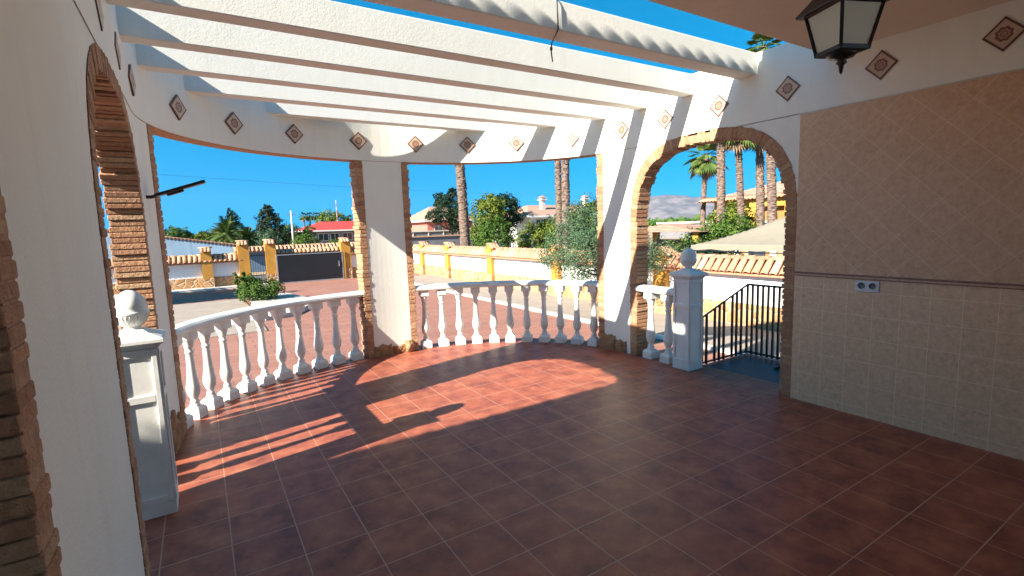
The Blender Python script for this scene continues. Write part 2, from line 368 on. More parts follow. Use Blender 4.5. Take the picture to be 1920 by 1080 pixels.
def brick_arch(xin, sgn, yc, parent):
    """xin = inner plaster face, sgn = outward direction in X"""
    mb = MB(); P = dense_arch(yc, ARCH_H, ARCH_TOP, .037 if sgn < 0 else .047)
    for i in range(len(P)-1):
        y = (P[i][0]+P[i+1][0])/2; z = (P[i][1]+P[i+1][1])/2
        d = Vector((0, P[i+1][0]-P[i][0], P[i+1][1]-P[i][1])); L = d.length; d.normalize()
        nrm = Vector((0, -d.z, d.y))           # away from opening (up at crown)
        ji = random.uniform(-.010, .008); jo = random.uniform(-.004, .008); jx = random.uniform(.003, .009); jb = random.uniform(.006, .02)
        w0, w1 = ji, .105+jo
        c = Vector((xin+sgn*(T/2+(jb-jx)/2), y, z))+nrm*((w0+w1)/2)
        tilt = random.uniform(-.04, .04); dd = (d+nrm*tilt).normalized()
        mb.obox(c, Vector((sgn*(T/2+(jx+jb)/2), 0, 0)), nrm*((w1-w0)/2), dd*(L*.5*random.uniform(.84, .95)), 0, random.random())
    o = mb.build('brick_trim', M['brick'], parent, bevel=.005)
    mo = MB()                                    # recessed mortar band
    A = dense_arch(yc, ARCH_H+.014, ARCH_TOP+.014, .06); B = dense_arch(yc, ARCH_H+.1, ARCH_TOP+.1, .06)
    nA = min(len(A), len(B)); A = A[:]; B2 = []
    for i in range(len(A)): B2.append(B[round(i*(len(B)-1)/(len(A)-1))])
    vs = []
    for (a, b) in zip(A, B2):
        for xx in (xin-sgn*.004, xin+sgn*(T+.004)):
            vs += [(xx, a[0], a[1]), (xx, b[0], b[1])]
    fs = []
    for i in range(len(A)-1):
        k0 = i*4; k1 = k0+4
        fs += [(k0, k0+1, k1+1, k1), (k0+2, k1+2, k1+3, k0+3), (k0, k1, k1+2, k0+2)]
    mo.add(vs, fs); mo.build('mortar', M['mortar'], o, fix=False)
def wall_poly(x0, x1, poly, name, mat, parent):
    mb = MB(); k = len(poly)
    mb.add([(x0, y, z) for y, z in poly]+[(x1, y, z) for y, z in poly], [tuple(range(k))]+[tuple(range(k, 2*k))[::-1]]+[(i, k+i, k+(i+1) % k, (i+1) % k) for i in range(k)])
    bm_o = mb.build(name, mat, parent)
    return bm_o
def deco_tile(c, nrm, parent, size=.0725):
    """small diamond accent tile; nrm = direction facing the room"""
    me = deco_tile.me if hasattr(deco_tile, 'me') else None
    if me is None:
        mb = MB(); mb.box(-size, size, -size, size, -.02, .007); o = mb.build('decorative_tile', M['deco'], parent, bevel=.002); deco_tile.me = o.data
    else:
        o = bpy.data.objects.new('decorative_tile', me); col.objects.link(o); o.parent = parent
    z = Vector(nrm).normalized(); up = Vector((0, 0, 1)); x = up.cross(z).normalized(); y = z.cross(x)
    rot = Matrix((x, y, z)).transposed() @ Matrix.Rotation(R(45), 3, 'Z')
    mm = rot.to_4x4(); mm.translation = Vector(c); o.matrix_local = mm
    return o
def rocks(parent, spots):
    """spots: (x, y, width, height, normal, depth): irregular stone slabs set against the wall foot; depth over .08 is a boulder"""
    mb = MB()
    for (x, y, w_, h_, nr, dp) in spots:
        nr = Vector(nr).normalized(); t_ = Vector((-nr.y, nr.x, 0)); sd = random.random()*50; vs = []; fs = []
        if dp > .08:
            K = 12; c = Vector((x, y, h_*.45))
            for i in range(K+1):
                th = math.pi*i/K
                for j in range(2*K):
                    ph = math.pi*j/K; q = Vector((math.sin(th)*math.cos(ph), math.sin(th)*math.sin(ph), math.cos(th)))
                    d = 1+.30*mnoise.noise(q*1.6+Vector((sd, 0, 0)))+.16*mnoise.noise(q*4+Vector((sd, 0, 0)))
                    vs.append(c+t_*(q.x*w_*.52*d)+nr*(q.y*dp*d)+Vector((0, 0, q.z*h_*.56*d)))
            for i in range(K):
                for j in range(2*K): fs.append((i*2*K+j, (i+1)*2*K+j, (i+1)*2*K+(j+1) % (2*K), i*2*K+(j+1) % (2*K)))
            mb.add(vs, fs, 0, None, True); continue
        # slab: rough front relief on a grid with a ragged top
        nx, nz = 10, 10; 
        for i in range(nx+1):
            for j in range(nz+1):
                a = i/nx*2-1; top = h_*(1+.22*mnoise.noise(Vector((a*1.7+sd, 0, 0)))); z = top*j/nz
                e = min(1, (1-abs(a))*6, (1-j/nz)*6); relief = dp*(.45+.35*e+.35*mnoise.noise(Vector((a*2+sd, z*14, 0)))+.18*mnoise.noise(Vector((a*7+sd, z*45, 0))))
                xx = a*w_*.5*(1+.10*mnoise.noise(Vector((z*9, sd, 0)))); vs.append(Vector((x, y, z))+t_*xx+nr*relief)
        n0 = len(vs)
        for i in range(nx+1):
            for j in range(nz+1): vs.append(vs[i*(nz+1)+j]-nr*((vs[i*(nz+1)+j]-Vector((x, y, 0))).dot(nr)+.02))
        for i in range(nx):
            for j in range(nz):
                k = i*(nz+1)+j; fs.append((k, k+1, k+nz+2, k+nz+1))
        for i in range(nx):
            k = i*(nz+1)+nz; fs.append((k, k+n0, k+n0+nz+1, k+nz+1))
        for j in range(nz):
            fs.append((j, j+n0, j+1+n0, j+1)); k = nx*(nz+1)+j; fs.append((k, k+1, k+1+n0, k+n0))
        mb.add(vs, fs, 0, None, False)
    return mb.build('rock_base', M['rock'], parent)

YB = -3.2
def side_wall(left):
    sgn = -1 if left else 1; xin = XL if left else XR
    lab = ('white plastered porch wall with two brick arches, along the left edge' if left else
           'porch wall on the right, beige tiling behind one brick arch')
    t = thing('porch_wall', lab, 'wall', (0, 0, 0))
    yc1 = 3.22; hw = ARCH_H+.092; tp = ARCH_TOP+.092
    Y0 = YB if left else -.9
    poly = [(Y0, 0)]
    if left: poly += arch_outline(.295, hw, tp)
    poly += arch_outline(yc1, hw, tp)[:-1]
    poly[-1] = (YE-.001, poly[-1][1]-.0)
    poly += [(YE-.001, ZJ), (Y0, ZJ)]
    wall_poly(xin, xin+sgn*T, poly, 'plaster', M['white'], t)
    mb = MB(); mb.box(*sorted((xin-sgn*.004, xin+sgn*(T+.004))), YB, YE-.001, ZJ+.005, ZT); mb.build('frieze', M['white'], t)
    mb = MB(); mb.box(*sorted((xin+sgn*.004, xin+sgn*(T-.004))), YB, YE-.001, ZJ, ZJ+.005); mb.build('joint', M['mortar'], t)
    brick_arch(xin, sgn, yc1, t)
    if left: brick_arch(xin, sgn, .295, t)
    for y in [1.078, 1.72, 2.385, 3.03, 3.66, 4.28]+([.43, -.22] ):
        if left or y > -.5: deco_tile((xin-sgn*.004, min(y, 4.15) if y > 4.2 and False else y, 2.605), (-sgn, 0, 0), t) if y < YE else None
    return t
wl = side_wall(True); wr = side_wall(False)
# tiled dado of the right wall
mb = MB(); mb.box(XR-.009, XR+.02, -.85, 2.272, 0, 1.066); mb.build('lower_tiles', M['tile_low'], wr)
mb = MB(); mb.box(XR-.009, XR+.02, -.85, 2.272, 1.100, 2.372); mb.build('upper_tiles', M['tile_up'], wr)
mb = MB(); mb.box(XR-.016, XR+.02, -.85, 2.273, 1.066, 1.073); mb.box(XR-.012, XR+.02, -.85, 2.2725, 1.073, 1.087, 1); mb.box(XR-.018, XR+.02, -.85, 2.273, 1.087, 1.100)
mb.build('tile_border', [M['border'], M['tile_up']], wr)
mb = MB(); mb.box(XR-.013, XR+.02, -.85, 2.273, 2.372, 2.382); mb.build('tile_edge', M['kerb'], wr)

# curved end wall: frieze, columns, brick strips
cw = thing('curved_porch_wall', 'curved white wall end with deep frieze and three brick-edged columns', 'wall')
def arc_strip(u0, u1, z0, z1, d0, d1, n, name, mat, parent):
    mb = MB(); vs = []; fs = []
    for i in range(n+1):
        u = u0+(u1-u0)*i/n
        a = ell(u, d0)[0]; b = ell(u, d1)[0]
        vs += [(a.x, a.y, z0), (a.x, a.y, z1), (b.x, b.y, z1), (b.x, b.y, z0)]
    for i in range(n):
        k = i*4
        for q in range(4): fs.append((k+q, k+(q+1) % 4, k+4+(q+1) % 4, k+4+q))
    fs += [(0, 1, 2, 3), (n*4, n*4+3, n*4+2, n*4+1)]
    mb.add(vs, fs); return mb.build(name, mat, parent)
arc_strip(0, math.pi, ZJ+.005, ZT, -.004, T+.004, 64, 'frieze', M['white'], cw)
arc_strip(0, math.pi, ZJ, ZJ+.005, .004, T-.004, 64, 'joint', M['mortar'], cw)
def brick_strip(ua, ub, parent):
    """stack of rough bricks over arc ua..ub, floor to frieze"""
    mb = MB(); z = 0.0
    pa, na = ell(ua); pb, nb = ell(ub); c = (pa+pb)/2; n = (na+nb).normalized(); tdir = (pb-pa); w_ = tdir.length; tdir.normalize()
    while z < ZJ-.02:
        h_ = random.uniform(.04, .056); h_ = min(h_, ZJ-z-.004)
        j = random.uniform(-.006, .014); jx = random.uniform(.003, .010); jb = random.uniform(.004, .02)
        mb.obox(c+n*(T/2+(jb-jx)/2)+tdir*(j/2)+Vector((0, 0, z+h_/2)), n*(T/2+(jx+jb)/2), tdir*(w_/2+j/2), Vector((0, 0, h_*.5*random.uniform(.82, .93))), 0, random.random()); z += h_
    o = mb.build('brick_trim', M['brick'], parent, bevel=.005)
    mb = MB(); mb.obox(c+n*T/2+tdir*-.004+Vector((0, 0, (ZJ-.004)/2)), n*(T/2+.003), tdir*(w_/2-.006), Vector((0, 0, (ZJ-.006)/2))); mb.build('mortar', M['mortar'], o)
EDG = .085
du_c = EDG/EA
uR1 = u_at_y(4.64, False); uL1 = math.pi-uR1
uc0, uc1 = u_at_x(2.29), u_at_x(1.645)
def duy(u): # arc-length per u
    return math.hypot(EA*math.sin(u), EB*math.cos(u))
arc_strip(0, uR1-EDG/duy(uR1)+.004, 0, ZJ, 0, T, 6, 'column', M['white'], cw)
brick_strip(uR1-EDG/duy(uR1), uR1, cw)
arc_strip(uL1+EDG/duy(uL1)-.004, math.pi, 0, ZJ, 0, T, 6, 'column', M['white'], cw)
brick_strip(uL1+EDG/duy(uL1), uL1, cw)
arc_strip(uc0+EDG/duy(uc0)-.004, uc1-EDG/duy(uc1)+.004, 0, ZJ, 0, T, 8, 'column', M['white'], cw)
brick_strip(uc0+EDG/duy(uc0), uc0, cw); brick_strip(uc1-EDG/duy(uc1), uc1, cw)
DT = [(-.046, 4.98), (.385, 5.5), (.97, 5.83), (1.70, 6.03), (2.40, 6.01), (3.03, 5.82), (3.567, 5.46), (4.03, 4.93)]
for x, y in DT:
    u = u_at_x(x); p, n = ell(u, -.012); deco_tile((p.x, p.y, 2.605), -n, cw)
for y in (4.28,):
    for lf in (False, True):
        u = u_at_y(y, lf); p, n = ell(u, -.010); deco_tile((p.x, p.y, 2.605), -n, cw)
S = []
for u, w_, h_, dp in ((uR1-.085, .17, .19, .028), (uR1-.175, .17, .14, .024), (math.pi-.08, .20, .27, .03), (uL1+.10, .17, .20, .028),
                  (uc1-.085, .24, .135, .03), (uc1-.185, .20, .10, .026), (uc0+.05, .13, .16, .085)):
    p, n = ell(u); S.append((p.x, p.y, w_, h_, -n, dp))
rocks(cw, S)
# foot rocks of the arch pier on the left wall
rocks(wl, [(XL+.01, 1.34+.14*i, .16, .22+.03*math.sin(i*2), (1, 0, 0), .04) for i in range(7)])

# ------------------------------------------------------------ ceiling, parapet with tiled coping above it
mb = MB(); mb.box(XL-T-.2, XR+T+.2, YB, 2.088, 2.785, 3.02)
tag(mb.build('porch_ceiling', M['ceil']), kind='structure')
mb = MB(); mb.box(XL-T-.2, 2.2, YB-.2, YB, G, 4.2)
bw = mb.build('house_wall', M['white']); tag(bw, 'plain white house wall closing the porch behind the viewer', 'wall')
hw_ = thing('house_wing', 'plain white house wing left of the porch, eaves of curved tiles', 'building')
mb = MB(); mb.box(-12, -1.5, -6, 1.95, G, 3.45); mb.box(-1.499, XL-T-.201, 1.2, 1.95, 2.80, 3.02); mb.build('wall', M['white'], hw_)
par = thing('roof_parapet', 'white roof parapet capped with curved tiles above the porch ceiling', 'parapet')
mb = MB(); mb.box(-2.1, XR+T+.1, 1.80, 2.02, 3.022, 4.16); mb.build('plaster', M['white'], par)
def barrel(mb, p0, p1, r0, r1, n=6, mi=0, th=.012):
    """half-round clay tile from p0 to p1, convex side up"""
    p0 = Vector(p0); p1 = Vector(p1); d = (p1-p0).normalized(); u = d.cross(Vector((0, 0, 1))).normalized(); v = u.cross(d)
    if v.z < 0: v = -v
    vs = []; fs = []
    for p, r in ((p0, r0), (p1, r1)):
        for rr in (r, r-th):
            for i in range(n+1):
                a = math.pi*i/n; vs.append(p+u*(rr*math.cos(a))+v*(rr*math.sin(a)*.85))
    m_ = n+1
    for i in range(n):
        fs += [(i, i+1, 2*m_+i+1, 2*m_+i), (m_+i, 3*m_+i, 3*m_+i+1, m_+i+1), (i, m_+i, m_+i+1, i+1), (2*m_+i, 2*m_+i+1, 3*m_+i+1, 3*m_+i)]
    fs += [(0, 2*m_, 3*m_, m_), (n, m_+n, 3*m_+n, 2*m_+n)]
    mb.add(vs, fs, mi, random.random(), True)
mb = MB(); x = XL-.2-.192*9
while x < XR+.3:
    barrel(mb, (x, 1.72, 4.235), (x, 2.13, 4.205), .085, .085, 7); x += .192
mb.box(-2.1, XR+T+.1, 1.72, 2.12, 4.16, 4.205)
mb.build('tile_coping', M['rtile'], par)

mb = MB(); x = -12.0
while x < -.9:
    barrel(mb, (x, 1.5, 3.70), (x, 2.13, 3.56), .085, .085, 6); x += .192
mb.box(-12, -.95, 1.5, 2.1, 3.451, 3.55)
mb.build('eave_tiles', M['rtile'], hw_)

# ------------------------------------------------------------ pergola beams
def beam(y0, y1, x0a, x1a, zb, zt, label):
    mb = MB(); vs = []; nx = 2
    # ends follow the curved wall
    mb.add([(x0a[0], y0, zb), (x1a[0], y0, zb), (x1a[1], y1, zb), (x0a[1], y1, zb), (x0a[0], y0, zt), (x1a[0], y0, zt), (x1a[1], y1, zt), (x0a[1], y1, zt)],
           [(0, 3, 2, 1), (4, 5, 6, 7), (0, 1, 5, 4), (1, 2, 6, 5), (2, 3, 7, 6), (3, 0, 4, 7)])
    o = mb.build('pergola_beam', M['gotele'], bevel=.006); tag(o, label, 'beam', 'white pergola beams overhead'); return o
def ends(y):
    if y <= YE: return XL-.03, XR+.03
    c = math.sqrt(max(0, 1-((y-YE)/EB)**2))*EA; return XC-c-.04, XC+c+.04
names = ['white pergola beam nearest the wavy tile shadow, longest of the thin ones', 'second thin white pergola beam counted from the porch ceiling',
         'middle white pergola beam, third of the five thin beams', 'fourth white pergola beam from the ceiling, reaching into the curved wall',
         'shortest white pergola beam, farthest out against the curved frieze']
for i in range(5):
    y0 = 3.31+.60*i; y1 = y0+.135
    a0, b0 = ends(y0); a1, b1 = ends(y1)
    beam(y0, y1, (a0, a1), (b0, b1), 2.772, 2.962, names[i])
o = beam(2.66, 2.83, (XL-.03, XL-.03), (XR+.03, XR+.03), 2.786, 2.966, 'thick white beam beside the porch ceiling, scalloped tile shadow on it')
# cable hanging over the thick beam
mb = MB()
mb.tube([(2.10, 2.80, 2.972), (2.056, 2.652, 2.974), (2.055, 2.646, 2.95), (2.058, 2.646, 2.86), (2.059, 2.645, 2.782), (2.10, 2.73, 2.777), (2.15, 2.835, 2.775), (2.156, 2.850, 2.752), (2.158, 2.853, 2.72), (2.168, 2.855, 2.66)], .0048, 6)
mb.lathe((2.157, 2.852, 2.742), [(.001, -.012), (.009, -.010), (.009, .010), (.001, .012)], 8)
tag(mb.build('hanging_cable', M['black']), 'short black cable dangling over the thick white beam', 'cable')

# ------------------------------------------------------------ balustrades
BP = [(.001, .095), (.044, .095), (.046, .105), (.040, .120), (.033, .128), (.036, .140), (.033, .152), (.026, .165), (.030, .178), (.043, .20), (.052, .232), (.054, .265), (.048, .305), (.040, .36), (.034, .43), (.030, .50), (.028, .565), (.034, .572), (.036, .582), (.030, .592), (.028, .612), (.035, .620), (.036, .632), (.040, .650), (.048, .675), (.055, .70), (.001, .70)]
def baluster_mesh():
    mb = MB(); mb.lathe((0, 0, 0), BP, 20); s = .066
    mb.add([(-s, -s, 0), (s, -s, 0), (s, s, 0), (-s, s, 0), (-s, -s, .075), (s, -s, .075), (s, s, .075), (-s, s, .075), (-.046, -.046, .10), (.046, -.046, .10), (.046, .046, .10), (-.046, .046, .10)],
           [(0, 3, 2, 1), (0, 1, 5, 4), (1, 2, 6, 5), (2, 3, 7, 6), (3, 0, 4, 7), (4, 5, 9, 8), (5, 6, 10, 9), (6, 7, 11, 10), (7, 4, 8, 11), (8, 9, 10, 11)])
    s = .058; mb.box(-s, s, -s, s, .69, .765)
    return mb
BM = None
def baluster(parent, x, y, rz):
    global BM
    if BM is None:
        o = baluster_mesh().build('baluster', M['stonewhite'], parent, bevel=.003); BM = o
    else:
        o = BM.copy(); col.objects.link(o); o.parent = parent
    o.location = (x, y, 0); o.rotation_euler = (0, 0, rz)
def rail_profile(w_):  # half profile (offset, z)
    return [(-w_, .765), (-w_-.012, .775), (-w_-.016, .795), (-w_-.008, .815), (-w_+.018, .830), (0, .836), (w_-.018, .830), (w_+.008, .815), (w_+.016, .795), (w_+.012, .775), (w_, .765)]
def sweep(path, prof, name, mat, parent):
    mb = MB(); vs = []; fs = []; k = len(prof)
    for p, n in path:
        for o_, z in prof: vs.append((p.x+n.x*o_, p.y+n.y*o_, z))
    for i in range(len(path)-1):
        for j in range(k): fs.append((i*k+j, i*k+(j+1) % k, (i+1)*k+(j+1) % k, (i+1)*k+j))
    fs += [tuple(range(k)), tuple(range((len(path)-1)*k, len(path)*k))[::-1]]
    mb.add(vs, fs); return mb.build(name, mat, parent)
OFF = .085
def curved_balustrade(u0, u1, n, label):
    t = thing('balustrade', label, 'balustrade', (0, 0, 0), 0, 'white stone balustrades round the porch')
    path = [ell(u0+(u1-u0)*i/24, OFF) for i in range(25)]
    sweep(path, rail_profile(.072), 'handrail', M['stonewhite'], t)
    # equal arc spacing
    us_ = [u0+(u1-u0)*i/200 for i in range(201)]; L = [0]
    for a, b in zip(us_, us_[1:]): L.append(L[-1]+(ell(b, OFF)[0]-ell(a, OFF)[0]).length)
    for q in range(n):
        s = L[-1]*(q+.55)/(n+.1); j = max(i for i in range(201) if L[i] <= s)
        p, nn = ell(us_[j], OFF); baluster(t, p.x, p.y, math.atan2(nn.y, nn.x))
curved_balustrade(uR1, uc0, 11, 'curved white balustrade right of the centre column, shadow across its rail')
curved_balustrade(uc1, uL1, 11, 'curved white balustrade left of the centre column')
def straight_balustrade(left):
    x = XL-OFF+.02 if left else XR+OFF-.02
    t = thing('balustrade', 'short two-baluster balustrade between the %s' % ('left newel post and left column' if left else 'right newel post and brick arch jamb'), 'balustrade', (0, 0, 0), 0, 'white stone balustrades round the porch')
    path = [(Vector((x, y, 0)), Vector((1, 0, 0))) for y in (3.49, 4.075)]
    sweep(path, rail_profile(.072), 'handrail', M['stonewhite'], t)
    for y in ((3.715, 3.905) if left else (3.665, 3.915)): baluster(t, x, y, 0)
straight_balustrade(True); straight_balustrade(False)
def newel(left):
    x = 2*XC-4.29 if left else 4.29; y = 3.40
    t = thing('newel_post', 'white newel post with acorn finial %s' % ('half hidden by the pier at left' if left else 'beside the black railing'), 'newel post', (x, y, 0), 0, 'white newel posts with acorn finials')
    mb = MB(); s = .100
    mb.box(-s-.008, s+.008, -s-.008, s+.008, 0, .075); mb.box(-s, s, -s, s, .075, .955)
    # raised frames round sunk panels on each face
    for ax in range(4):
        rot = Matrix.Rotation(ax*math.pi/2, 3, 'Z')
        for (a0, a1, z0, z1) in ((-s, -s+.026, .075, .955), (s-.026, s, .075, .955), (-s+.026, s-.026, .075, .115), (-s+.026, s-.026, .66, .70), (-s+.026, s-.026, .915, .955)):
            c = rot @ Vector(((a0+a1)/2, -s-.004, (z0+z1)/2)); hx = rot @ Vector(((a1-a0)/2, 0, 0)); hy = rot @ Vector((0, .0075, 0))
            mb.obox(c, hx, hy, Vector((0, 0, (z1-z0)/2)))
    mb.build('post', M['stonewhite'], t, bevel=.003)
    mb = MB()
    def sq(prof):
        vs = []; fs = []
        for r, z in prof: vs += [(-r, -r, z), (r, -r, z), (r, r, z), (-r, r, z)]
        for i in range(len(prof)-1):
            for q in range(4): fs.append((i*4+q, i*4+(q+1) % 4, i*4+4+(q+1) % 4, i*4+4+q))
        fs += [(3, 2, 1, 0), tuple(range(len(prof)*4-4, len(prof)*4))]; mb.add(vs, fs)
    sq([(.105, .955), (.115, .965), (.118, .975), (.135, .985), (.140, .992), (.140, 1.010), (.130, 1.016), (.072, 1.04), (.050, 1.058)])
    mb.build('cap', M['stonewhite'], t, bevel=.002)
    mb = MB(); mb.lathe((0, 0, 0), [(.05, 1.05), (.048, 1.060), (.038, 1.068), (.038, 1.076), (.050, 1.084), (.064, 1.100), (.075, 1.122), (.079, 1.140), (.084, 1.144), (.085, 1.152), (.081, 1.158), (.077, 1.162), (.079, 1.180), (.076, 1.200), (.068, 1.224), (.054, 1.246), (.036, 1.262), (.018, 1.272), (.001, 1.276)], 28)
    for i in range(28):   # flutes under the acorn
        a = 2*math.pi*i/28; mb.tube([(.050*math.cos(a), .050*math.sin(a), 1.086), (.064*math.cos(a), .064*math.sin(a), 1.101), (.0745*math.cos(a), .0745*math.sin(a), 1.122), (.0785*math.cos(a), .0785*math.sin(a), 1.141)], .0028, 5)
    mb.build('finial', M['stonewhite'], t)
newel(True); newel(False)

# ------------------------------------------------------------ black landing with railing in the right arch
ld = thing('landing_railing', 'black steel landing plate with slatted railing, sloping then level top rail', 'railing', (4.43, 3.38, 0))
mb = MB(); mb.box(0, .90, -.97, 0, -.045, -.008); mb.box(-.004, .0, -.97, 0, -.06, -.004)
mb.build('platform', M['bluegrey'], ld)
mb = MB(); za, zb = .535, .805
mb.tube([(0, -.01, .50), (.86, -.01, zb)], .013, 4, smooth=False); mb.tube([(.86, -.01, zb), (.86, -.97, zb)], .013, 4, smooth=False)
mb.build('top_rail', M['black'], ld, bevel=0)
mb = MB(); mb.tube([(0, -.01, .02), (.87, -.01, .02)], .012, 4, smooth=False); mb.tube([(.86, -.01, .02), (.86, -.97, .02)], .012, 4, smooth=False)
mb.build('bottom_rail', M['black'], ld)
def bar(x, y, zt):
    mb = MB(); mb.box(x-.0105, x+.0105, y-.0105, y+.0105, 0, zt); mb.build('bar', M['black'], ld)
for x in (.0, .045, .12, .26, .34, .42, .57, .65, .74): bar(x+.01, -.01, .50+(.305)*(x+.01)/.86)
bar(.86, -.01, .80)
for i in range(1, 16): bar(.86, -.01-.062*i, .80)
# supporting legs and steps down
for x, y in ((.05, -.05), (.85, -.05), (.05, -.92), (.85, -.92)):
    mb = MB(); mb.box(x-.02, x+.02, y-.02, y+.02, G, -.046); mb.build('support_leg', M['black'], ld)
mb = MB(); mb.lathe((.62, -.55, 0), [(.02, -.008), (.02, .018), (.001, .018)], 10); mb.box(.52, .72, -.562, -.538, -.0075, .014); mb.build('latch', M['black'], ld)

# ------------------------------------------------------------ socket, floodlight, lantern
sk = thing('wall_socket', 'white double wall socket under the brown tile border', 'socket', (XR-.009, 1.73, 1.018))
mb = MB(); mb.box(-.010, 0, -.080, .080, -.042, .042); mb.build('plate', M['plastic'], sk, bevel=.004)
for y in (-.037, .037):
    mb = MB(); mb.lathe((0, 0, 0), [(.024, 0), (.024, .0035), (.0195, .0035), (.0185, .001), (.001, .001)], 20)
    o = mb.build('outlet', [simple('outlet_grey', (.09, .11, .13), .5, .05)], sk); o.location = (-.0098, y, .004); o.rotation_euler = (0, R(-90), 0)
fd = thing('solar_light', 'slim black solar light on an arm, sticking out from the left column', 'light', (-.27, 4.36, 1.84))
mb = MB(); mb.tube([(-.03, 0, 0), (.02, .0, .0), (.06, 0, .012)], .012, 8); mb.box(-.035, -.012, -.02, .02, -.03, .025); mb.build('arm', M['black'], fd)
mb = MB()
d = Vector((.34, 0, .115)).normalized(); mb.obox((.20, 0, .062), d*.165, Vector((0, .05, 0)), Vector((-d.z, 0, d.x))*.011); mb.obox((.165, 0, .036), d*.055, Vector((0, .03, 0)), Vector((-d.z, 0, d.x))*.014)
mb.build('lamp_head', M['black'], fd, bevel=.006)

LX, LY, LZ = 1.97, .925, 2.045
lt = thing('lantern', 'black hanging lantern with frosted panes and pointed base', 'lantern', (LX, LY, LZ), R(-22))
mb = MB(); rot = 0
mb.lathe((0, 0, 0), [(.002, 0), (.006, .008), (.009, .03), (.018, .036), (.014, .046), (.022, .052), (.038, .055), (.042, .060), (.050, .066)], 18)
mb.build('base_finial', M['black'], lt)
def sq4(prof, mb, n=4, rot=math.pi/4):
    vs = []; fs = []
    for r, z in prof:
        for i in range(n):
            a = 2*math.pi*i/n+rot; vs.append((r*1.414*math.cos(a), r*1.414*math.sin(a), z))
    for i in range(len(prof)-1):
        for q in range(n): fs.append((i*n+q, i*n+(q+1) % n, (i+1)*n+(q+1) % n, (i+1)*n+q))
    fs += [tuple(range(n))[::-1], tuple(range(len(prof)*n-n, len(prof)*n))]; mb.add(vs, fs)
rb, rt, zb_, zt_ = .054, .080, .078, .215
mb = MB(); sq4([(.042, .064), (rb+.004, .069), (rb+.006, .082)], mb)
for sx, sy in ((1, 1), (1, -1), (-1, 1), (-1, -1)):
    mb.tube([(sx*rb, sy*rb, zb_-.005), (sx*rt, sy*rt, zt_)], .0075, 4, smooth=False)
for a in range(4):
    q = Matrix.Rotation(a*math.pi/2, 3, 'Z'); mb.tube([q@Vector((rt, -rt, zt_)), q@Vector((rt, rt, zt_))], .007, 4, smooth=False)
mb.build('frame', M['black'], lt)
for a in range(4):
    q = Matrix.Rotation(a*math.pi/2, 3, 'Z'); mb = MB(); e = .004
    vs = [q@Vector((rb-.001+dx, s_*rb*.98, zb_)) for dx in (0, -e) for s_ in (-1, 1)]+[q@Vector((rt-.001+dx, s_*rt*.98, zt_)) for dx in (0, -e) for s_ in (-1, 1)]
    mb.add(vs, [(0, 1, 5, 4), (2, 6, 7, 3), (0, 4, 6, 2), (1, 3, 7, 5), (0, 2, 3, 1), (4, 5, 7, 6)]); mb.build('pane', M['glass'], lt)
mb = MB(); sq4([(rt+.022, zt_), (rt+.024, zt_+.008), (.06, zt_+.065), (.045, zt_+.10), (.05, zt_+.12), (.03, zt_+.15), (.008, zt_+.165)], mb); mb.build('roof', M['black'], lt)
mb = MB(); mb.tube([(0, 0, zt_+.15), (0, 0, 2.775-LZ)], .005, 6); mb.lathe((0, 0, 2.785-LZ), [(.001, -.04), (.03, -.03), (.045, 0)], 14)
mb.build('chain', M['black'], lt)
mb = MB(); mb.lathe((0, 0, 0), [(.01, .08), (.014, .10), (.014, .14), (.024, .165), (.026, .185), (.015, .205), (.002, .212)], 12); mb.build('bulb', simple('bulb_glass', (.7, .7, .66), .2, .03), lt)

# ------------------------------------------------------------ perimeter walls
def coping(mb, a, b, zlow, zhigh, half=.34, step=.21):
    """canal tile roof over a wall from a to b, two slopes and a ridge course"""
    a = Vector((*a, 0)); b = Vector((*b, 0)); d = (b-a); L = d.length; d.normalize(); n = Vector((-d.y, d.x, 0)); k = int(L/step)
    for i in range(k):
        p = a+d*(step*(i+.5))
        for s in (-1, 1):
            barrel(mb, p+n*(s*.03)+Vector((0, 0, zhigh-.05)), p+n*(s*half)+Vector((0, 0, zlow+.01)), .085, .095, 5)
    for s in (-1, 1):
        q = [a+n*(s*.0), b+n*(s*.0), b+n*(s*half*.94), a+n*(s*half*.94)]
        zz = [zhigh-.08, zhigh-.08, zlow-.01, zlow-.01]
        mb.add([v+Vector((0, 0, z)) for v, z in zip(q, zz)]+[v+Vector((0, 0, z-.03)) for v, z in zip(q, zz)], [(0, 1, 2, 3), (7, 6, 5, 4), (0, 4, 5, 1), (1, 5, 6, 2), (2, 6, 7, 3), (3, 7, 4, 0)])
    m_ = int(L/.35)
    for i in range(m_):
        p = a+d*(L*i/m_); q = a+d*(L*(i+1.12)/m_); barrel(mb, p+Vector((0, 0, zhigh-.07)), q+Vector((0, 0, zhigh-.085)), .10, .09, 6)
def perimeter(a, b, label, stone=.58, zt=.30, zr=.70):
    t = thing('perimeter_wall', label, 'wall', (0, 0, 0), 0, 'white walls round the plot')
    a_ = Vector((*a, 0)); b_ = Vector((*b, 0)); c = (a_+b_)/2; d = (b_-a_)/2; n = Vector((-d.y, d.x, 0)).normalized()
    mb = MB(); mb.obox(c+Vector((0, 0, (G+zt)/2-.1)), d, n*.12, Vector((0, 0, (zt+.2-G)/2))); mb.build('plaster', M['pwhite'], t)
    mb = MB(); mb.obox(c+Vector((0, 0, G+stone/2)), d*.9995, n*.15, Vector((0, 0, stone/2))); mb.build('stone_base', M['stone'], t)
    mb = MB(); coping(mb, a, b, zt, zr); mb.build('tile_coping', M['rtile'], t)
    return t
